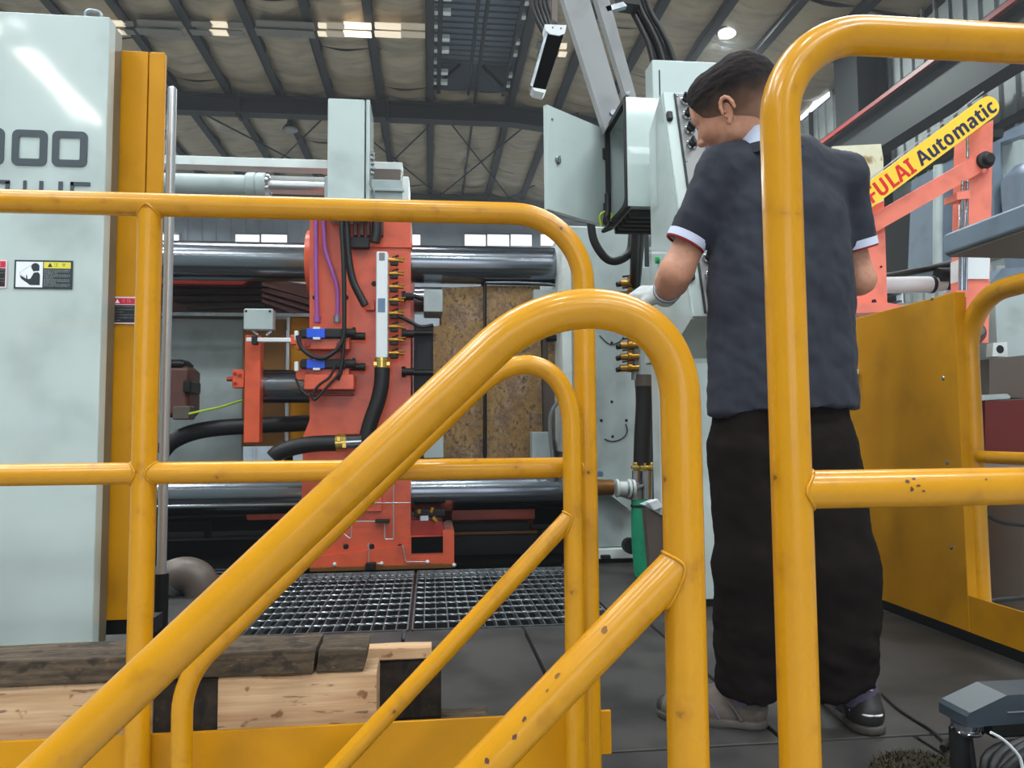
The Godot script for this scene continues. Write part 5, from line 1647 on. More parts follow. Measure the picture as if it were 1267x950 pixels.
# ---------------------------------------------------------------- right hand side
func right_side() -> void:
	var x := 1.905
	var y := mt("yellow_sheet")
	var t := thing("side_guard_panel", "big yellow sheet guard panel standing at the worker's right side", "panel", Vector3(x, 0.03, -2.95))
	part("sheet", M.new().bx(x, x + 0.012, 0.035, 1.257, -3.7, -2.5, 0.003), y, t)
	part("end_flange", M.new().bx(x - 0.003, x + 0.045, 0.035, 1.258, -2.515, -2.497, 0.004), y, t)
	part("black_foot", M.new().bx(x - 0.004, x + 0.02, 0.0, 0.035, -3.7, -1.0), mt("black_iron"), t)
	var m := M.new()
	for q in [[1153, 369], [1167, 468], [1172, 572], [1177, 677], [1172, 780]]:
		var p := X(q[0], q[1], x)
		m.lathe([Vector2(0.0, 0.004), Vector2(0.006, 0.003), Vector2(0.009, 0.0)], p, Vector3.LEFT, 10)
	part("screw", m, mt("galvanised"), t)
	var kb := X(1061, 461, x)
	part("white_knob", M.new().ball(kb + Vector3(-0.015, 0, 0), Vector3.ONE * 0.022, 14), mt("white_plastic"), t, "round white knob")
	part("toe_board", M.new().bx(x, x + 0.008, 0.035, 0.165, -2.497, -0.95, 0.002), y, t)
	# railing on that side
	var yp := mt("yellow_paint")
	t = thing("side_railing", "yellow pipe railing curving toward the viewer at the far right", "railing", Vector3(1.96, 0, -2.3))
	var p := X(1205, 580, 1.965)
	var pt := X(1240, 351, 1.965)
	var pz := p.z
	var ty := X(1212, 372, 1.965).y + 0.02
	part("top_rail", M.new().tube(bend([Vector3(1.965, 0.0, pz), Vector3(1.965, ty, pz), Vector3(1.965, ty + 0.02, -0.9)], 0.2, 12), 0.035, 20), yp, t)
	var my := X(1235, 566, 1.965).y
	m = M.new().cyl(Vector3(1.965, my, pz), Vector3(1.965, my, -0.9), 0.022, 14)
	weld(m, Vector3(1.965, my, pz), Vector3.BACK, 0.022, 0.035)
	part("mid_rail", m, yp, t)
	# salmon robot frame
	var zr := -3.6
	var s := mt("salmon_paint")
	t = thing("picker_robot", "salmon red robot arm frame with slanting beam and black pivot knob", "robot", Z(1200, 420, zr))
	part("right_post", pprism([1200, 164, 1229, 148, 1223, 424, 1194, 424], zr - 0.03, 0.12), s, t)
	part("left_post", pprism([1063, 262, 1094, 248, 1098, 379, 1060, 379], zr - 0.04, 0.12), s, t)
	part("slant_beam", pprism([1060, 277, 1196, 199, 1226, 190, 1229, 205, 1198, 222, 1084, 287, 1060, 300], zr, 0.07), s, t)
	part("base_plate", pprism([1040, 375, 1097, 374, 1120, 378, 1120, 385, 1040, 388], zr + 0.02, 0.2), s, t)
	part("foot_bolt", M.new().hexbolt(Z(1081, 373, zr - 0.038), Vector3.BACK, 0.012, 0.01).hexbolt(Z(1090, 330, zr - 0.038), Vector3.BACK, 0.006, 0.006), mt("dark_steel"), t)
	part("white_section", pprism([1197, 318, 1225, 318, 1224, 345, 1197, 345], zr - 0.02, 0.13), mt("white_plastic"), t)
	var kc := Z(1217.5, 199, zr + 0.0)
	part("pivot_knob", M.new().lathe([Vector2(0.0, 0), Vector2(0.046, 0), Vector2(0.046, 0.02), Vector2(0.03, 0.024), Vector2(0.03, 0.045), Vector2(0.024, 0.05), Vector2(0, 0.05)], kc, Vector3.BACK, 24), mt("black_plastic"), t)
	part("pivot_pin", M.new().cyl(Z(1218, 211, zr + 0.005), Z(1218, 211, zr + 0.03), 0.012, 8), s, t)
	part("clamp_block", pprism([1184, 238, 1200, 235, 1200, 245, 1184, 247], zr + 0.02, 0.1), s, t)
	part("clamp_block", pprism([1183, 359, 1199, 359, 1199, 368, 1183, 368], zr + 0.02, 0.1), s, t)
	part("guide_rod", M.new().cyl(Z(1197, 165, zr - 0.02), Z(1197, 196, zr - 0.02), 0.008, 8).cyl(Z(1191, 224, zr), Z(1191, 236, zr), 0.009, 8).cyl(Z(1190, 246, zr), Z(1189, 395, zr), 0.014, 10).cyl(Z(1197, 224, zr), Z(1195, 360, zr), 0.008, 8), mt("chrome"), t)
	part("round_motor", M.new().lathe([Vector2(0, 0), Vector2(0.05, 0), Vector2(0.06, -0.02), Vector2(0.06, -0.12), Vector2(0.0, -0.12)], Z(1210, 411, zr + 0.05), Vector3.BACK, 20), mt("toggle_iron"), t)
	part("motor_hub", M.new().lathe([Vector2(0.028, 0), Vector2(0.024, 0.015), Vector2(0.01, 0.02), Vector2(0.0, 0.02)], Z(1211, 409, zr + 0.05), Vector3.BACK, 12), mt("galvanised"), t)
	# maker's sign along the beam
	var zs := zr + 0.06
	var a := Z(1062, 251.5, zs)
	var b := Z(1224, 132, zs)
	var d := (b - a).normalized()
	var up := Vector3.BACK.cross(d).normalized()
	var hw := 0.0575
	var L := (b - a).length()
	var poly := PackedVector2Array([Vector2(0, -hw), Vector2(L, -hw)])
	for k in 9:
		var an := -PI / 2 + PI * (k + 1) / 10.0
		poly.append(Vector2(L + cos(an) * hw, sin(an) * hw))
	poly.append(Vector2(L, hw))
	poly.append(Vector2(0, hw))
	t = thing("sign_board", "slanting yellow sign board reading FULAI in red and Automatic in navy", "sign", (a + b) / 2)
	part("board", M.new().prism(poly, a, d, up, 0.03), mt("sign_yellow"), t)
	part("edge_strip", M.new().bar(a + up * (hw + 0.006), b + up * (hw + 0.025) + d * 0.02, 0.01, 0.006), mt("alu"), t)
	var bs := Basis(d, up, Vector3.BACK)
	word("FULAI", Z(1074, 243.5, zs), Z(1129, 203, zs), bs, 0.085, "sign_red", t)
	word("Automatic", Z(1135, 198.5, zs), Z(1229, 129, zs), bs, 0.082, "sign_navy", t)
	# cream sheet behind the shoulder
	solo("cream_cover", pprism([1030, 181, 1090, 178, 1093, 196, 1094, 262, 1088, 262, 1088, 386, 1066, 386, 1066, 262, 1030, 262], -4.2, 0.3), mt("cream_sheet"), "cream coloured machine cover with brown stains behind the worker's shoulder", "cover")
	# injection unit in pale grey
	t = thing("injection_unit", "pale grey injection unit casing behind the salmon robot post", "machine casing", Z(1240, 480, -4.2))
	part("tall_cover", pprism([1163, 205, 1198, 190, 1200, 330, 1158, 332], -4.6, 0.3), mt("tray_paint"), t)
	part("cover_edge", M.new().cyl(Z(1161, 205, -4.58), Z(1160, 330, -4.58), 0.03, 12), mt("grey_paint"), t)
	part("post", pprism([1226, 168, 1240, 164, 1243, 300, 1226, 300], -4.4, 0.2), mt("tray_paint"), t)
	part("top_rail", pprism([1226, 172, 1290, 140, 1290, 158, 1238, 176, 1238, 300, 1232, 300], -4.3, 0.25), mt("tray_paint"), t)
	part("back_cover", pprism([1238, 176, 1300, 168, 1300, 320, 1240, 320], -4.55, 0.2), mt("grey_paint"), t)
	part("corner_bracket", pprism([1228, 160, 1243, 160, 1241, 170, 1228, 169], -4.2, 0.08), mt("black_plastic"), t)
	part("rounded_side", M.new().box(Z(1290, 290, -4.2), Vector3(0.45, 0.9, 0.3), 0.1), mt("tray_paint"), t)
	var q := PackedVector2Array()
	for k in 9:
		var an := PI / 2 * (1.0 + k / 8.0)
		q.append(Vector2(0.14 + cos(an) * 0.14, 0.62 + sin(an) * 0.14))
	q.append(Vector2(0, 0))
	q.append(Vector2(0.6, 0))
	q.append(Vector2(0.6, 0.76))
	var c := Z(1238, 508, -4.0)
	part("hood", M.new().prism(q, c, Vector3.RIGHT, Vector3.UP, 0.5), mt("grey_paint"), t)
	part("hood_shaded_back", pprism([1222, 352, 1240, 332, 1300, 328, 1300, 510, 1222, 510], -4.1, 0.4), mt("tray_paint"), t)  # darker colour draws the shaded band along the rounded hood edge
	part("lifting_lug", pprism([1229, 424, 1246, 423, 1247, 441, 1228, 441], -3.9, 0.05), mt("white_paint"), t)
	part("lug_hole", M.new().lathe([Vector2(0.0, 0.002), Vector2(0.022, 0.002), Vector2(0.024, 0.0)], Z(1237.5, 432, -3.9), Vector3.BACK, 16), mt("dark_steel"), t)
	part("brown_box", pprism([1224, 444, 1300, 436, 1300, 492, 1224, 492], -3.8, 0.4), mt("brown_metal"), t)
	part("ledge", pprism([1205, 489, 1246, 487, 1250, 490, 1250, 493, 1205, 496], -3.7, 0.3), mt("grey_paint"), t)
	part("side_column", pprism([1205, 495, 1219, 495, 1219, 580, 1207, 580], -3.72, 0.2), mt("dark_steel"), t)
	part("maroon_panel", pprism([1219, 496, 1300, 493, 1300, 640, 1219, 640], -3.68, 0.3), mt("maroon"), t)
	t = thing("barrel_drum", "dark grey round drum behind the right railing with a black cable across", "drum", Vector3(2.75, -0.3, -3.3))
	part("drum", M.new().lathe([Vector2(0, 0), Vector2(0.42, 0), Vector2(0.42, 1.0), Vector2(0, 1.0)], Vector3(2.86, -0.42, -3.35), Vector3.UP, 36), mt("brown_metal"), t)
	part("cable", M.new().tube(curve(Zs([1200, 628, 1215, 634, 1240, 646, 1290, 652], -2.75)), 0.008, 8), mt("rubber"), t)
	part("cable", M.new().tube(curve(Zs([1214, 747, 1240, 742, 1290, 738], -2.75)), 0.011, 8), mt("rubber"), t)
	# white pipe and black motor behind the yellow panel
	t = thing("white_pipe", "white horizontal cylinder with black end behind the yellow panel", "cylinder", Z(1130, 362, -3.9))
	part("barrel", M.new().cyl(Z(1085, 353, -3.9), Z(1150, 352, -3.9), 0.047, 20), mt("white_plastic"), t)
	part("band", M.new().cyl(Z(1150, 352, -3.9), Z(1154, 352, -3.9), 0.05, 20), mt("dark_steel"), t)
	part("end_barrel", M.new().cyl(Z(1154, 352, -3.9), Z(1168, 351, -3.9), 0.04, 20), mt("white_paint"), t)
	part("motor", M.new().cyl(Z(1165, 346, -3.92), Z(1190, 346, -3.92), 0.06, 18).cyl(Z(1160, 341, -3.88), Z(1172, 341, -3.88), 0.045, 8), mt("black_iron"), t)
	solo("drag_chain", M.new().tube(curve(Zs([1085, 344, 1120, 338, 1150, 332, 1186, 324], -3.95)), 0.02, 8), mt("rubber"), "black cable chain lying along the white horizontal cylinder", "cable")
	solo("machine_column", pprism([1129, 255, 1160, 235, 1160, 345, 1129, 345], -5.2, 0.4), mt("beam_steel"), "dark steel column between the robot posts", "column")
	solo("machine_ledge", pprism([1040, 384, 1180, 368, 1180, 420, 1040, 420], -3.95, 0.3), mt("grey_paint"), "grey machine ledge under the robot base", "ledge")
	# blue grey tray standing out towards the viewer
	var k0 := Z(1168, 289, -2.62)
	var k1 := Z(1168, 316, -2.62)
	t = thing("tray", "blue grey sheet metal tray jutting in at the right edge", "tray", Vector3(k0.x + 0.35, k1.y, -2.0))
	part("pan", M.new().bx(k0.x, k0.x + 0.7, k1.y, k0.y, -2.64, -1.3, 0.014), mt("tray_paint"), t)
	part("shaded_underside", M.new().bx(k0.x + 0.015, k0.x + 0.68, k1.y - 0.006, k1.y, -2.62, -1.32), mt("brown_metal"), t)  # brown sheet puts the shade below the tray into its colour
	part("support_post", M.new().bx(k0.x + 0.5, k0.x + 0.55, 0.0, k1.y - 0.006, -2.0, -1.95), mt("dark_steel"), t)

func word(txt: String, a: Vector3, b: Vector3, bs: Basis, h: float, mat: String, parent: Node) -> void:
	var tm := TextMesh.new()
	var f := SystemFont.new()
	f.font_names = PackedStringArray(["Droid Sans"])
	f.font_weight = 800
	tm.font = f
	tm.text = txt
	tm.font_size = 64
	tm.pixel_size = 0.002
	tm.depth = 0.05
	var bb := tm.get_aabb()
	var o := MeshInstance3D.new()
	o.name = "lettering"
	o.mesh = tm
	o.material_override = mt(mat)
	parent.add_child(o, true)
	var sx := (b - a).length() / bb.size.x
	var cap := h / (bb.size.y)
	var c := (a + b) / 2 + Vector3(0, 0, 0.001)
	var off := bb.get_center()
	var basis2 := Basis(bs.x * sx, bs.y * cap, bs.z * 0.04)
	o.transform = Transform3D(basis2, c - wpos(parent) - basis2 * Vector3(off.x, off.y, 0))

func foreground_right() -> void:
	var z := -1.45
	var a := Z(1196, 882, z)
	var b := Z(1246, 860, z)
	var c := Z(1196, 900, z)
	var t := thing("foot_switch", "slate grey plastic hooded device with bright ring standing at the lower right corner", "device", Vector3(a.x + 0.15, 0, z - 0.07))
	var poly := PackedVector2Array([Vector2(a.x, c.y), Vector2(a.x + 0.42, c.y + 0.004), Vector2(a.x + 0.42, b.y), Vector2(b.x, b.y), Vector2(a.x + 0.008, a.y), Vector2(a.x, a.y - 0.008)])
	part("hood", M.new().prism(poly, Vector3(0, 0, z), Vector3.RIGHT, Vector3.UP, 0.085), mt("slate_plastic"), t)
	part("trim_line", M.new().bx(a.x + 0.09, a.x + 0.42, c.y + 0.025, c.y + 0.027, z, z + 0.002), mt("cable_grey"), t)
	var p := Vector3(a.x + 0.0, 0, z - 0.04)
	part("bright_ring", M.new().lathe([Vector2(0.0, 0), Vector2(0.026, 0), Vector2(0.030, 0.006), Vector2(0.026, 0.010), Vector2(0.031, 0.013), Vector2(0.031, 0.022), Vector2(0.0, 0.022)], Vector3(p.x + 0.02, c.y - 0.022, p.z + 0.014), Vector3.UP, 20), mt("chrome"), t)
	part("stem", M.new().cyl(Vector3(p.x + 0.012, 0.0, p.z), Vector3(p.x + 0.012, c.y - 0.018, p.z), 0.02, 12).cyl(Vector3(p.x + 0.028, 0.0, p.z + 0.02), Vector3(p.x + 0.024, c.y - 0.03, p.z + 0.01), 0.008, 8), mt("black_plastic"), t)
	part("base", M.new().bx(a.x - 0.05, a.x + 0.42, 0.0, 0.03, z - 0.1, z + 0.02, 0.008), mt("black_plastic"), t)
	part("back_leg", M.new().bx(a.x + 0.3, a.x + 0.34, 0.03, c.y, z - 0.07, z - 0.03), mt("black_plastic"), t)
	part("lower_body", M.new().bx(a.x + 0.06, a.x + 0.4, c.y - 0.03, c.y + 0.002, z - 0.07, z - 0.005, 0.008), mt("black_plastic"), t)
	# coiled cables under it
	var m := M.new()
	for k in 5:
		var pts := []
		for i in 26:
			var an := TAU * i / 25.0
			pts.append(Vector3(a.x + 0.125 + k * 0.008 + cos(an) * (0.115 + 0.012 * k), 0.075 + sin(an) * (0.05 + 0.009 * k), z + 0.035 + 0.016 * k + sin(an * 2.0 + k) * 0.012))
		m.tube(pts, 0.0115, 8)
	solo("cable_coil", m, mt("rubber"), "coil of black cable bunched in front of the slate grey device", "cable")
	solo("cable", M.new().tube(curve([G(1092, 861), G(1110, 878), G(1132, 893), G(1150, 904), G(1165, 917), G(1180, 931), G(1200, 948)].map(func(q): return q + Vector3(0, 0.005, 0))), 0.004, 6), mt("rubber"), "thin black cable lying slantwise across the deck plates", "cable")
	solo("cable", M.new().tube(curve(Zs([1226, 906, 1240, 914, 1252, 925, 1262, 938, 1266, 955], z + 0.12)), 0.003, 6), mt("white_plastic"), "thin white wire curling over the black cable coil", "wire")
	solo("cable", M.new().tube(curve([G(1167, 932), G(1172, 925), G(1185, 920), G(1200, 921)].map(func(q): return q + Vector3(0, 0.012, 0))), 0.008, 8), mt("rubber"), "short black cable loop on the deck left of the slate grey device", "cable")
	# clump of mossy rag
	var g := M.new()
	var c0 := G(1122, 950)
	var r := RandomNumberGenerator.new()
	r.seed = 5
	g.ball(c0 + Vector3(0, 0.0, 0.03), Vector3(0.1, 0.035, 0.06), 16)
	for k in 900:
		var an := r.randf() * TAU
		var q := sqrt(r.randf())
		var base := c0 + Vector3(cos(an) * q * 0.105, 0.033 * sqrt(maxf(0.0, 1.0 - q * q)), 0.03 + sin(an) * q * 0.065)
		var tip := base + Vector3(r.randf_range(-0.014, 0.014), r.randf_range(0.003, 0.016), r.randf_range(-0.014, 0.014))
		var w := Vector3(r.randf_range(-1, 1), 0.2, r.randf_range(-1, 1)).normalized() * 0.0022
		var nn := Vector3(r.randf_range(-0.5, 0.5), 1, r.randf_range(-0.5, 0.5)).normalized()
		g.tri(base - w, base + w, tip, nn, nn, nn)
	solo("moss_clump", g, mt("moss"), "clump of brown and green moss on the deck at the bottom edge", "moss").set_meta("kind", "stuff")

# ---------------------------------------------------------------- the worker: tapered bones blended into one skin
func bone(a: Vector3, b: Vector3, ra: float, rb: float, k := 0.03, flat_axis := Vector3.ZERO, fr := 1.0, cuts := [], sub := false) -> Dictionary:
	return {"a": a, "b": b, "ra": ra, "rb": rb, "k": k, "ax": flat_axis, "fr": fr, "cuts": cuts, "sub": sub}

func net(m: M, bones: Array, cell: float, disp = null, clip := []) -> M:
	var lo := Vector3.ONE * 1e9
	var hi := -lo
	for q in bones:
		if q.sub:
			continue
		var r := maxf(q.ra, q.rb) + cell * 2.0
		lo = lo.min(q.a.min(q.b) - Vector3.ONE * r)
		hi = hi.max(q.a.max(q.b) + Vector3.ONE * r)
	var nx := int((hi.x - lo.x) / cell) + 2
	var ny := int((hi.y - lo.y) / cell) + 2
	var nz := int((hi.z - lo.z) / cell) + 2
	var f := PackedFloat32Array()
	f.resize(nx * ny * nz)
	f.fill(10.0)
	for q in bones:
		var a: Vector3 = q.a
		var ba: Vector3 = q.b - q.a
		var l2 := maxf(ba.length_squared(), 1e-9)
		var ra: float = q.ra
		var dr: float = q.rb - q.ra
		var k: float = q.k
		var ax: Vector3 = q.ax
		var fs: float = 1.0 / q.fr - 1.0
		var fl := fs != 0.0
		var cuts: Array = q.cuts
		var sub: bool = q.sub
		var r := maxf(q.ra, q.rb) + k + cell * 2.0
		var l := ((q.a as Vector3).min(q.b) - Vector3.ONE * r - lo) / cell
		var h := ((q.a as Vector3).max(q.b) + Vector3.ONE * r - lo) / cell
		var i0 := maxi(int(l.x), 0)
		var i1 := mini(int(h.x) + 1, nx - 1)
		var j0 := maxi(int(l.y), 0)
		var j1 := mini(int(h.y) + 1, ny - 1)
		var k0 := maxi(int(l.z), 0)
		var k1 := mini(int(h.z) + 1, nz - 1)
		for kk in range(k0, k1 + 1):
			for jj in range(j0, j1 + 1):
				var row := (kk * ny + jj) * nx
				for ii in range(i0, i1 + 1):
					var p := lo + Vector3(ii, jj, kk) * cell
					var v := p - a
					var t := clampf(v.dot(ba) / l2, 0.0, 1.0)
					v -= ba * t
					if fl:
						v += ax * (v.dot(ax) * fs)
					var d := v.length() - ra - dr * t
					for c in cuts:
						d = maxf(d, (p - c[0]).dot(c[1]))
					var o := f[row + ii]
					if sub:
						f[row + ii] = maxf(o, -d)
					else:
						var e := maxf(k - absf(o - d), 0.0)
						f[row + ii] = minf(o, d) - e * e * 0.25 / k
	for c in clip:
		for kk in nz:
			for jj in ny:
				for ii in nx:
					var d: float = (lo + Vector3(ii, jj, kk) * cell - c[0]).dot(c[1])
					var at := (kk * ny + jj) * nx + ii
					if d > f[at]:
						f[at] = d
	# surface nets
	var idx := PackedInt32Array()
	idx.resize(nx * ny * nz)
	idx.fill(-1)
	var vs := PackedVector3Array()
	var sxy := nx * ny
	var offs := [0, 1, nx, nx + 1, sxy, sxy + 1, sxy + nx, sxy + nx + 1]
	var cor := [Vector3(0, 0, 0), Vector3(1, 0, 0), Vector3(0, 1, 0), Vector3(1, 1, 0), Vector3(0, 0, 1), Vector3(1, 0, 1), Vector3(0, 1, 1), Vector3(1, 1, 1)]
	var edges := [[0, 1], [2, 3], [4, 5], [6, 7], [0, 2], [1, 3], [4, 6], [5, 7], [0, 4], [1, 5], [2, 6], [3, 7]]
	var cells := []
	for kk in nz - 1:
		for jj in ny - 1:
			var row := (kk * ny + jj) * nx
			for ii in nx - 1:
				var at := row + ii
				var s := f[at] < 0.0
				if (f[at + 1] < 0.0) == s and (f[at + nx] < 0.0) == s and (f[at + nx + 1] < 0.0) == s and (f[at + sxy] < 0.0) == s and (f[at + sxy + 1] < 0.0) == s and (f[at + sxy + nx] < 0.0) == s and (f[at + sxy + nx + 1] < 0.0) == s:
					continue
				var sum := Vector3.ZERO
				var n := 0
				for e in edges:
					var d0 := f[at + offs[e[0]]]
					var d1 := f[at + offs[e[1]]]
					if (d0 < 0.0) != (d1 < 0.0):
						var t := d0 / (d0 - d1)
						sum += (cor[e[0]] as Vector3).lerp(cor[e[1]], t)
						n += 1
				idx[at] = vs.size()
				vs.append(lo + (Vector3(ii, jj, kk) + sum / n) * cell)
				cells.append(at)
	var quads := PackedInt32Array()
	for at in cells:
		var i0 := int(at) % nx
		var j0 := int(at / nx) % ny
		var k0 := int(at / sxy)
		var s := f[at] < 0.0
		# edges along x, y, z from this corner
		if j0 > 0 and k0 > 0 and (f[at + 1] < 0.0) != s:
			add_quad(quads, idx[at - nx - sxy], idx[at - sxy], idx[at], idx[at - nx], s)
		if i0 > 0 and k0 > 0 and (f[at + nx] < 0.0) != s:
			add_quad(quads, idx[at - 1 - sxy], idx[at - 1], idx[at], idx[at - sxy], s)
		if i0 > 0 and j0 > 0 and (f[at + sxy] < 0.0) != s:
			add_quad(quads, idx[at - 1 - nx], idx[at - nx], idx[at], idx[at - 1], s)
	var ns := PackedVector3Array()
	ns.resize(vs.size())
	for pass_ in 2:
		ns.fill(Vector3.ZERO)
		for q in range(0, quads.size(), 4):
			var nn := (vs[quads[q + 2]] - vs[quads[q]]).cross(vs[quads[q + 3]] - vs[quads[q + 1]])
			for w in 4:
				ns[quads[q + w]] += nn
		for i in ns.size():
			ns[i] = ns[i].normalized()
		if pass_ == 0:
			if disp == null:
				break
			for i in vs.size():
				vs[i] += ns[i] * float(disp.call(vs[i]))
	for q in range(0, quads.size(), 4):
		m.quad(vs[quads[q]], vs[quads[q + 1]], vs[quads[q + 2]], vs[quads[q + 3]], ns[quads[q]], ns[quads[q + 1]], ns[quads[q + 2]], ns[quads[q + 3]])
	return m

func add_quad(o: PackedInt32Array, a: int, b: int, c: int, d: int, s: bool) -> void:
	if a < 0 or b < 0 or c < 0 or d < 0:
		return
	if s:
		o.append_array(PackedInt32Array([a, b, c, d]))
	else:
		o.append_array(PackedInt32Array([d, c, b, a]))

# a hand with palm, four curled fingers and a thumb; w the wrist, k the knuckle end, up the back of the hand
func hand_bones(w: Vector3, k: Vector3, back: Vector3, side: float, grow := 0.0) -> Array:
	var o := []
	var d := (k - w).normalized()
	var L := (k - w).length()
	back = (back - d * back.dot(d)).normalized()
	var s := d.cross(back) * side
	o.append(bone(w - d * 0.01, w + d * 0.02, 0.027 + grow, 0.029 + grow, 0.012, back, 0.75))
	for i in 4:
		var off := (i - 1.5) * 0.019
		o.append(bone(w + d * 0.02 + s * off * 0.7, w + d * L + s * off, 0.0145 + grow, 0.0125 + grow, 0.01))
	for i in 4:
		var off := (i - 1.5) * 0.020
		var fl: float = [0.036, 0.042, 0.039, 0.030][i]
		var p0 := w + d * L + s * off
		var d1 := (d * 0.85 - back * 0.5 + s * off * 2.0).normalized()
		var p1 := p0 + d1 * fl
		var d2 := (d * 0.15 - back * 1.0).normalized()
		var p2 := p1 + d2 * fl * 0.7
		var p3 := p2 + (-d * 0.55 - back * 0.7).normalized() * fl * 0.5
		o.append(bone(p0, p1, 0.0105 + grow, 0.0095 + grow, 0.004))
		o.append(bone(p1, p2, 0.0095 + grow, 0.0085 + grow, 0.003))
		o.append(bone(p2, p3, 0.0085 + grow, 0.0075 + grow, 0.003))
	var t0 := w + d * 0.022 - s * 0.024
	var t1 := t0 + (d * 0.6 - s * 0.75 - back * 0.3).normalized() * 0.038
	var t2 := t1 + (d * 0.9 - back * 0.45 + s * 0.05).normalized() * 0.030
	var t3 := t2 + (d * 0.7 - back * 0.6 + s * 0.35).normalized() * 0.024
	o.append(bone(t0, t1, 0.016 + grow, 0.0125 + grow, 0.01))
	o.append(bone(t1, t2, 0.0115 + grow, 0.0105 + grow, 0.004))
	o.append(bone(t2, t3, 0.0105 + grow, 0.0085 + grow, 0.004))
	return o

func person() -> void:
	var t := thing("person", "worker in navy polo shirt and white gloves, back turned, working the operator panel", "person", Vector3(0.95, 0, -1.88))
	var zt := -1.88
	# joints
	var shl := Z(897, 210, -1.89)
	var shr := Z(1038, 223, -1.89)
	var ell := Z(837, 336, -1.95)
	var wrl := Z(823, 364, -2.09)
	var elr := Z(1064, 346, -1.94)
	var wrr := Z(985, 372, -2.14)
	var hipl := Z(922, 560, -1.88)
	var hipr := Z(1012, 560, -1.86)
	var ankl := Vector3(0.80, 0.09, -1.90)
	var ankr := Vector3(1.092, 0.09, -1.84)
	# head frame
	var hc := Z(908, 138, -1.90)
	var hs := 1.08
	var fw := Vector3(-0.60, -0.22, -0.76).normalized()
	var up := (Vector3(0.02, 1, 0.05) - fw * Vector3(0.02, 1, 0.05).dot(fw)).normalized()
	up = up.rotated(fw, 0.36 * signf(up.rotated(fw, 0.3).z - up.z))   # head leans to his left, toward the viewer
	var sl := up.cross(fw).normalized()   # his left
	var H := func(s: float, u: float, f: float) -> Vector3: return hc + (sl * s + up * u + fw * f) * hs
	var m := M.new()
	var nb := Z(950, 190, -1.88)
	var hb := [
		bone(H.call(0, 0.03, -0.038), H.call(0, 0.032, 0.028), 0.081, 0.074, 0.03),
		bone(H.call(0, -0.02, 0.03), H.call(0, -0.06, 0.048), 0.06, 0.046, 0.03),
		bone(H.call(0.046, -0.045, 0.0), H.call(0.022, -0.092, 0.062), 0.028, 0.02, 0.03),
		bone(H.call(-0.046, -0.045, 0.0), H.call(-0.022, -0.092, 0.062), 0.028, 0.02, 0.03),
		bone(H.call(0, -0.098, 0.07), H.call(0, -0.092, 0.076), 0.018, 0.017, 0.02),
		bone(H.call(0.036, -0.022, 0.06), H.call(0.04, -0.02, 0.045), 0.026, 0.027, 0.02),
		bone(H.call(-0.036, -0.022, 0.06), H.call(-0.04, -0.02, 0.045), 0.026, 0.027, 0.02),
		bone(H.call(0.014, 0.026, 0.088), H.call(0.045, 0.026, 0.072), 0.011, 0.011, 0.015),
		bone(H.call(-0.014, 0.026, 0.088), H.call(-0.045, 0.026, 0.072), 0.011, 0.011, 0.015),
		bone(H.call(0, 0.012, 0.09), H.call(0, -0.028, 0.108), 0.008, 0.0125, 0.012),
		bone(H.call(0.011, -0.032, 0.1), H.call(0.013, -0.033, 0.094), 0.0085, 0.008, 0.008),
		bone(H.call(-0.011, -0.032, 0.1), H.call(-0.013, -0.033, 0.094), 0.0085, 0.008, 0.008),
		bone(H.call(-0.02, -0.056, 0.086), H.call(0.02, -0.056, 0.086), 0.0075, 0.0075, 0.008),
		bone(H.call(-0.016, -0.067, 0.085), H.call(0.016, -0.067, 0.085), 0.008, 0.008, 0.008),
		bone(H.call(0.033, 0.008, 0.094), H.call(0.036, 0.008, 0.092), 0.011, 0.011, 0.01, Vector3.ZERO, 1.0, [], true),
		bone(H.call(-0.033, 0.008, 0.094), H.call(-0.036, 0.008, 0.092), 0.011, 0.011, 0.01, Vector3.ZERO, 1.0, [], true),
		bone(H.call(0.033, 0.008, 0.074), H.call(0.033, 0.008, 0.076), 0.0135, 0.0135, 0.004),
		bone(H.call(-0.033, 0.008, 0.074), H.call(-0.033, 0.008, 0.076), 0.0135, 0.0135, 0.004),
		bone(H.call(0, -0.045, -0.045), nb, 0.056, 0.06, 0.035),
		bone(nb, nb + Vector3(0.01, -0.05, 0.0), 0.06, 0.07, 0.03),
	]
	# ears: rim, lobe and hollow
	for sd in [1.0, -1.0]:
		var rim := []
		for i in 9:
			var an := -0.5 + i * 0.52
			rim.append(H.call(sd * (0.083 + 0.006 * sin(an * 0.5 + 0.6)), 0.003 + sin(an + 0.25) * 0.026 + 0.0, -0.022 - cos(an + 0.25) * 0.0155))
		for i in 8:
			hb.append(bone(rim[i], rim[i + 1], 0.0045, 0.0045, 0.003))
		hb.append(bone(H.call(sd * 0.077, 0.012, -0.02), H.call(sd * 0.076, -0.016, -0.014), 0.012, 0.010, 0.006, sl, 0.5))
		hb.append(bone(H.call(sd * 0.079, -0.026, -0.008), H.call(sd * 0.077, -0.02, -0.008), 0.0075, 0.008, 0.005, sl, 0.7))
		hb.append(bone(H.call(sd * 0.086, 0.004, -0.017), H.call(sd * 0.085, -0.008, -0.013), 0.006, 0.006, 0.004, Vector3.ZERO, 1.0, [], true))
	for q in hb:
		q.ra *= hs
		q.rb *= hs
	net(m, hb, 0.0034)
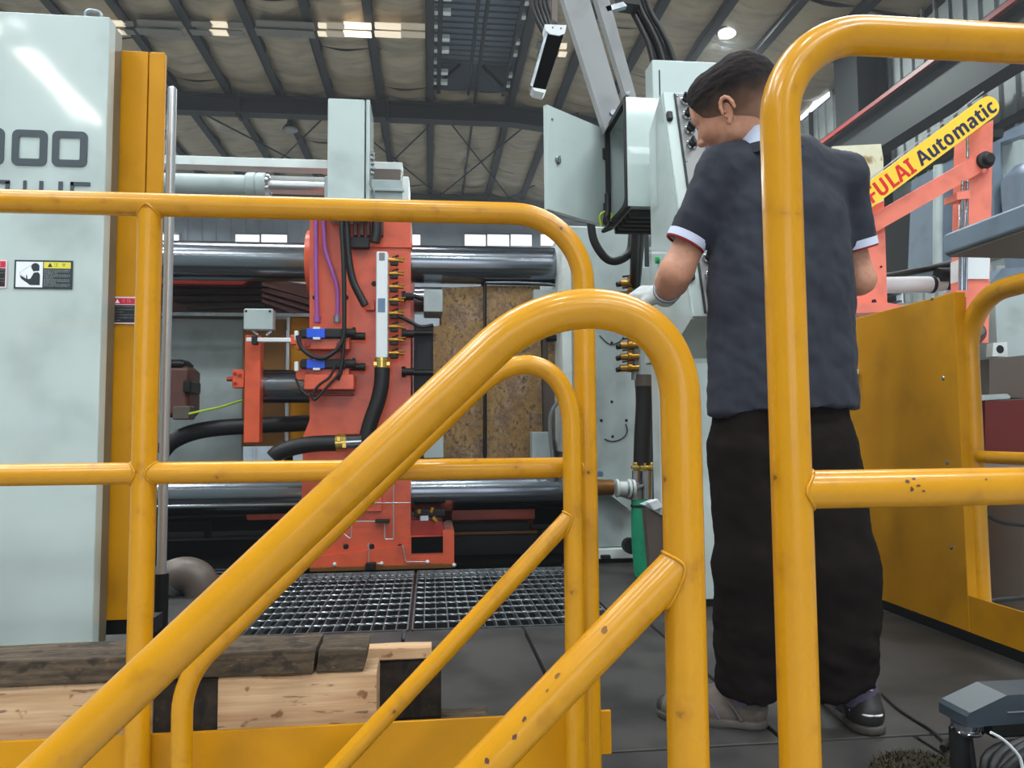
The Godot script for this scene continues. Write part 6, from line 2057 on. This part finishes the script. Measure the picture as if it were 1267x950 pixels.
	# body under the clothes, arms bare below the sleeves
	net(m, [
		bone(nb + Vector3(0.0, 0.01, 0), nb + Vector3(0.01, -0.12, 0), 0.056, 0.08, 0.04),
		bone(shl, shr, 0.04, 0.04, 0.03),
		bone(Z(967, 265, zt), Z(967, 500, zt), 0.11, 0.11, 0.02, Vector3.BACK, 0.6),
		bone(shl, ell, 0.043, 0.044, 0.02), bone(shr + Vector3(0, 0, -0.02), elr, 0.036, 0.040, 0.01),
		bone(ell, ell.lerp(wrl, 0.4), 0.044, 0.044, 0.02), bone(ell.lerp(wrl, 0.4), wrl, 0.044, 0.03, 0.02),
		bone(elr, elr.lerp(wrr, 0.4), 0.039, 0.039, 0.02), bone(elr.lerp(wrr, 0.4), wrr, 0.041, 0.029, 0.02),
		bone(hipl, ankl, 0.075, 0.04, 0.05), bone(hipr, ankr, 0.075, 0.04, 0.05),
		bone(ankl, ankl + Vector3(-0.11, -0.045, -0.05), 0.032, 0.025, 0.02), bone(ankr, ankr + Vector3(0.02, -0.045, -0.12), 0.032, 0.025, 0.02),
	], 0.010)
	var kl := wrl + Vector3(-0.062, 0.012, -0.065)
	var kr := wrr + Vector3(-0.06, 0.03, -0.055)
	net(m, hand_bones(wrl, kl, Vector3(-0.3, 0.9, 0.4), 1.0), 0.004)
	net(m, hand_bones(wrr, kr, Vector3(-0.2, 0.9, 0.3), -1.0), 0.004)
	part("body", m, mt("skin"), t)
	# face details
	part("eye", M.new().ball(H.call(0.033, 0.008, 0.078), Vector3.ONE * 0.0118, 12).ball(H.call(-0.033, 0.008, 0.078), Vector3.ONE * 0.0118, 12), mt("eye_white"), t)
	part("iris", M.new().ball(H.call(0.034, 0.004, 0.0875), Vector3.ONE * 0.0045, 10).ball(H.call(-0.032, 0.004, 0.0875), Vector3.ONE * 0.0045, 10), mt("hair"), t)
	part("eyebrow", M.new().tube(curve([H.call(0.014, 0.030, 0.0985), H.call(0.03, 0.036, 0.094), H.call(0.05, 0.03, 0.078)]), 0.0042, 6).tube(curve([H.call(-0.014, 0.030, 0.0985), H.call(-0.03, 0.036, 0.094), H.call(-0.05, 0.03, 0.078)]), 0.0042, 6), mt("hair"), t)
	# hair: short and dark on top, fading to stubble at the sides and nape
	var fn := FastNoiseLite.new()
	fn.seed = 77
	fn.frequency = 30.0
	var hair_disp := func(p: Vector3) -> float:
		var q := p - hc
		var u: float = q.dot(up) / hs
		return (fn.get_noise_3d(q.dot(sl) * 1.6, u * 1.6, q.dot(fw) * 0.6) * 0.0035) * smoothstep(0.02, 0.07, u)
	var low := [H.call(0, -0.004, 0.022), (up * -0.82 + fw * 0.57).normalized()]
	var front := [H.call(0, 0.060, 0.075), (up * -0.5 + fw * 0.87).normalized()]
	m = M.new()
	net(m, [bone(H.call(0, 0.042, -0.040), H.call(0, 0.046, 0.026), 0.0835 * hs, 0.0765 * hs, 0.03), bone(H.call(0, 0.034, -0.040), H.call(0, 0.036, 0.026), 0.0818 * hs, 0.0752 * hs, 0.02), bone(H.call(0, 0.0, -0.05), H.call(0, -0.055, -0.058), 0.067 * hs, 0.053 * hs, 0.03)], 0.0032, hair_disp, [low, front])
	for p in m.v:
		var q := p - hc
		var u: float = q.dot(up) / hs
		var f: float = q.dot(fw) / hs
		var k := smoothstep(-0.02, 0.062, u + 0.25 * minf(f, 0.0) * -1.0 * 0.6 + fn.get_noise_3dv(q * 0.8) * 0.012)
		m.col.append(Color(0.30, 0.165, 0.115).lerp(Color(0.012, 0.0105, 0.0105), pow(k, 0.55)))
	part("hair", m, mt("hair_fade"), t, "short black hair fading to stubble at the sides")
	# trousers
	var cn := FastNoiseLite.new()
	cn.seed = 5
	cn.frequency = 3.2
	var folds := func(p: Vector3) -> float: return cn.get_noise_3d(p.x * 1.6 + p.y * 0.5, p.y * 0.9, p.z * 1.6) * 0.010 + cn.get_noise_3d(p.x * 2.0 + p.y * 2.5, p.y * 4.0, p.z * 2.0) * (0.010 if p.y < 0.28 else 0.004)
	var hemy := Vector3.DOWN
	var kneel := Z(928, 700, -1.86)
	var kneer := Z(1032, 700, -1.83)
	var hl := Z(927, 856, -1.9)
	var hr := Z(1043, 846, -1.83)
	m = M.new()
	net(m, [
		bone(Z(922, 512, -1.87), Z(1006, 512, -1.87), 0.088, 0.088, 0.03, Vector3.UP, 0.9, [[Z(966, 490, -1.87), Vector3.UP]]),
		bone(Z(930, 555, -1.87), Z(1003, 555, -1.86), 0.100, 0.100, 0.03),
		bone(hipl, kneel, 0.100, 0.089, 0.03), bone(kneel, hl, 0.089, 0.082, 0.03, Vector3.ZERO, 1.0, [[hl, (hl - kneel).normalized()]]),
		bone(hipr, kneer, 0.108, 0.106, 0.03), bone(kneer, hr, 0.108, 0.088, 0.03, Vector3.ZERO, 1.0, [[hr, Vector3(0.42, -0.9, 0).normalized()]]),
	], 0.010, folds)
	part("trousers", m, mt("trousers"), t)
	# polo shirt
	var shn := FastNoiseLite.new()
	shn.seed = 15
	shn.frequency = 2.6
	var hem := Z(966, 509, -1.87)
	var sll := Z(850, 297, -1.925)
	var slr := Z(1058.5, 304, -1.91)
	var dl := (sll - shl).normalized()
	var drr := (slr - shr).normalized()
	var shf := func(p: Vector3) -> float:
		var q := 1.0
		for e in [[sll, dl], [slr, drr]]:
			if p.distance_to(e[0]) < 0.1:
				q = minf(q, clampf((e[0] - p).dot(e[1]) / 0.05, 0.0, 1.0))
		return q * (shn.get_noise_3d(p.x * 2.4, p.y * 0.9, p.z * 2.0) * 0.015 + shn.get_noise_3d(p.x * 5.0 + p.y * 3.0, p.y * 4.0, p.z * 3.0) * 0.006)
	m = M.new()
	net(m, [
		bone(Z(968, 530, -1.87), Z(966, 360, -1.88), 0.199, 0.194, 0.04, Vector3.BACK, 0.62, [[hem, Vector3(0.05, -1, 0).normalized()]]),
		bone(Z(966, 360, -1.88), Z(968, 282, -1.88), 0.194, 0.180, 0.04, Vector3.BACK, 0.64),
		bone(Z(908, 214, -1.885), Z(1036, 222, -1.885), 0.068, 0.066, 0.05),
		bone(Z(932, 196, -1.885), Z(985, 200, -1.885), 0.062, 0.062, 0.05),
		bone(Z(978, 205, -1.885), Z(1032, 221, -1.888), 0.068, 0.061, 0.05),
		bone(shl, sll + dl * 0.05, 0.068, 0.053, 0.035, Vector3.ZERO, 1.0, [[sll, dl]]),
		bone(shr, slr + drr * 0.05, 0.060, 0.054, 0.035, Vector3.ZERO, 1.0, [[slr, drr]]),
	], 0.0085, shf)
	part("polo_shirt", m, mt("polo"), t)
	for q in [[sll, dl, 0.0565], [slr, drr, 0.0575]]:
		part("sleeve_trim", M.new().lathe([Vector2(q[2] - 0.008, -0.008), Vector2(q[2] + 0.001, -0.008), Vector2(q[2], 0.013), Vector2(q[2] - 0.008, 0.013), Vector2(q[2] - 0.008, -0.008)], q[0] - q[1] * 0.004, q[1], 28), mt("collar_white"), t, "white band at the sleeve end")
		part("sleeve_piping", M.new().lathe([Vector2(q[2] - 0.008, 0.0), Vector2(q[2] - 0.0005, 0.0), Vector2(q[2] - 0.002, 0.005), Vector2(q[2] - 0.008, 0.005)], q[0] + q[1] * 0.0092, q[1], 28), mt("collar_red"), t, "dark red line below the white sleeve band")
	# collar
	var na := (H.call(0, -0.045, -0.045) - nb).normalized() as Vector3
	na = (na + Vector3(0.12, 0.6, 0.1)).normalized()
	var co := nb + na * 0.022
	part("collar", M.new().lathe([Vector2(0.098, -0.024), Vector2(0.09, -0.008), Vector2(0.076, 0.014), Vector2(0.07, 0.014)], co, na, 30), mt("polo"), t)
	part("collar_band", M.new().lathe([Vector2(0.084, 0.003), Vector2(0.079, 0.022), Vector2(0.0725, 0.046), Vector2(0.069, 0.046), Vector2(0.071, 0.0)], co, na, 30), mt("collar_white"), t, "white inner collar band")
	# gloves
	m = M.new()
	net(m, hand_bones(wrl, kl, Vector3(-0.3, 0.9, 0.4), 1.0, 0.0035), 0.0034)
	var wd := (wrl - ell).normalized()
	m.lathe([Vector2(0.037, -0.035), Vector2(0.041, -0.034), Vector2(0.0385, -0.02), Vector2(0.0395, -0.01), Vector2(0.037, 0.01), Vector2(0.03, 0.02)], wrl, wd, 24)
	part("glove", m, mt("glove"), t, "white knitted glove on the left hand")
	part("cuff_stripe", M.new().lathe([Vector2(0.04, -0.031), Vector2(0.0418, -0.03), Vector2(0.0412, -0.024), Vector2(0.039, -0.023)], wrl, wd, 24), mt("blue_grey"), t)
	m = M.new()
	net(m, hand_bones(wrr, kr, Vector3(-0.2, 0.9, 0.3), -1.0, 0.0035), 0.004)
	var wd2 := (wrr - elr).normalized()
	m.lathe([Vector2(0.036, -0.035), Vector2(0.04, -0.034), Vector2(0.038, -0.01), Vector2(0.036, 0.01), Vector2(0.03, 0.02)], wrr, wd2, 24)
	part("glove", m, mt("glove"), t, "white knitted glove on the right hand")
	# socks and shoes
	part("sock", M.new().cyl(ankl + Vector3(0, -0.03, 0), ankl + Vector3(0.005, 0.09, 0), 0.044, 16), mt("sock"), t)
	part("sock", M.new().cyl(ankr + Vector3(0, -0.03, 0), ankr + Vector3(-0.005, 0.09, 0), 0.044, 16), mt("sock"), t)
	part("reflective_tab", M.new().box(ankr + Vector3(0.004, 0.028, 0.0445), Vector3(0.008, 0.026, 0.003), 0.001), mt("reflect"), t, "small reflective heel tab")
	shoe(t, Vector3(0.855, 0, -1.875), Vector3(0.608, 0, -1.99), ankl, "shoe_grey", true)
	shoe(t, Vector3(1.092, 0, -1.785), Vector3(1.125, 0, -2.065), ankr, "shoe_dark", false)

func shoe(t: Node, heel: Vector3, toe: Vector3, ank: Vector3, mat: String, cap: bool) -> void:
	var d := (toe - heel).normalized()
	var s := d.cross(Vector3.UP)
	var g := [[Vector3(0, 0.012, 0), Vector3.DOWN]]
	var A := func(f: float, y: float, side := 0.0) -> Vector3: return heel + d * (f * (toe - heel).length()) + Vector3(0, y, 0) + s * side
	var m := M.new()
	net(m, [
		bone(A.call(0.14, 0.04), A.call(0.45, 0.035), 0.04, 0.041, 0.02, Vector3.ZERO, 1, g),
		bone(A.call(0.45, 0.033), A.call(0.82, 0.026), 0.043, 0.042, 0.02, Vector3.UP, 0.85, g),
		bone(A.call(0.82, 0.026), A.call(0.88, 0.024), 0.042, 0.034, 0.02, Vector3.UP, 0.9, g),
		bone(A.call(0.12, 0.05), A.call(0.2, 0.085), 0.035, 0.043, 0.02, Vector3.ZERO, 1, [[A.call(0.2, 0.092), Vector3(d.x * 0.2, 1, d.z * 0.2).normalized()]]),
		bone(A.call(0.3, 0.075), A.call(0.62, 0.05), 0.035, 0.03, 0.02),
	], 0.005)
	var o := part("shoe", m, mt(mat), t)
	m = M.new()
	net(m, [
		bone(A.call(0.14, 0.012), A.call(0.45, 0.012), 0.044, 0.044, 0.01, Vector3.ZERO, 1, [[Vector3(0, 0.022, 0), Vector3.UP], [Vector3(0, 0.0, 0), Vector3.DOWN]]),
		bone(A.call(0.45, 0.012), A.call(0.86, 0.012), 0.044, 0.043, 0.01, Vector3.ZERO, 1, [[Vector3(0, 0.022, 0), Vector3.UP], [Vector3(0, 0.0, 0), Vector3.DOWN]]),
	], 0.005)
	part("sole", m, mt("shoe_sole"), o)
	if cap:
		m = M.new()
		net(m, [bone(A.call(0.82, 0.026), A.call(0.89, 0.024), 0.044, 0.036, 0.02, Vector3.UP, 0.95, [[Vector3(0, 0.02, 0), Vector3.DOWN], [A.call(0.84, 0), -d]])], 0.005)
		part("toe_cap", m, mt("shoe_dark"), o, "black rubber toe cap")
	else:
		var hb := M.new()
		hb.tube(curve([A.call(0.14, 0.05, -0.041), A.call(0.0, 0.05, -0.02), A.call(-0.01, 0.05, 0.0), A.call(0.0, 0.05, 0.02), A.call(0.14, 0.05, 0.041)]), 0.003, 6)
		part("heel_band", hb, mt("reflect"), o)
	for k in 3:
		var st := M.new()
		for w in [-1.0, 1.0]:
			st.tube(curve([A.call(0.22 + k * 0.2, 0.024, w * 0.0435), A.call(0.28 + k * 0.19, 0.05, w * 0.041), A.call(0.40 + k * 0.16, 0.078 - k * 0.014, w * 0.027)]), 0.005, 6)
		part("side_strip", st, mt("sock") if k == 1 else mt("shoe_sole"), o)
	var lc := M.new()
	for k in 4:
		lc.tube(curve([A.call(0.36 + k * 0.07, 0.082 - k * 0.008, -0.022), A.call(0.37 + k * 0.07, 0.106 - k * 0.011, 0.0), A.call(0.36 + k * 0.07, 0.082 - k * 0.008, 0.022)]), 0.0028, 6)
	part("laces", lc, mt("sock"), o)
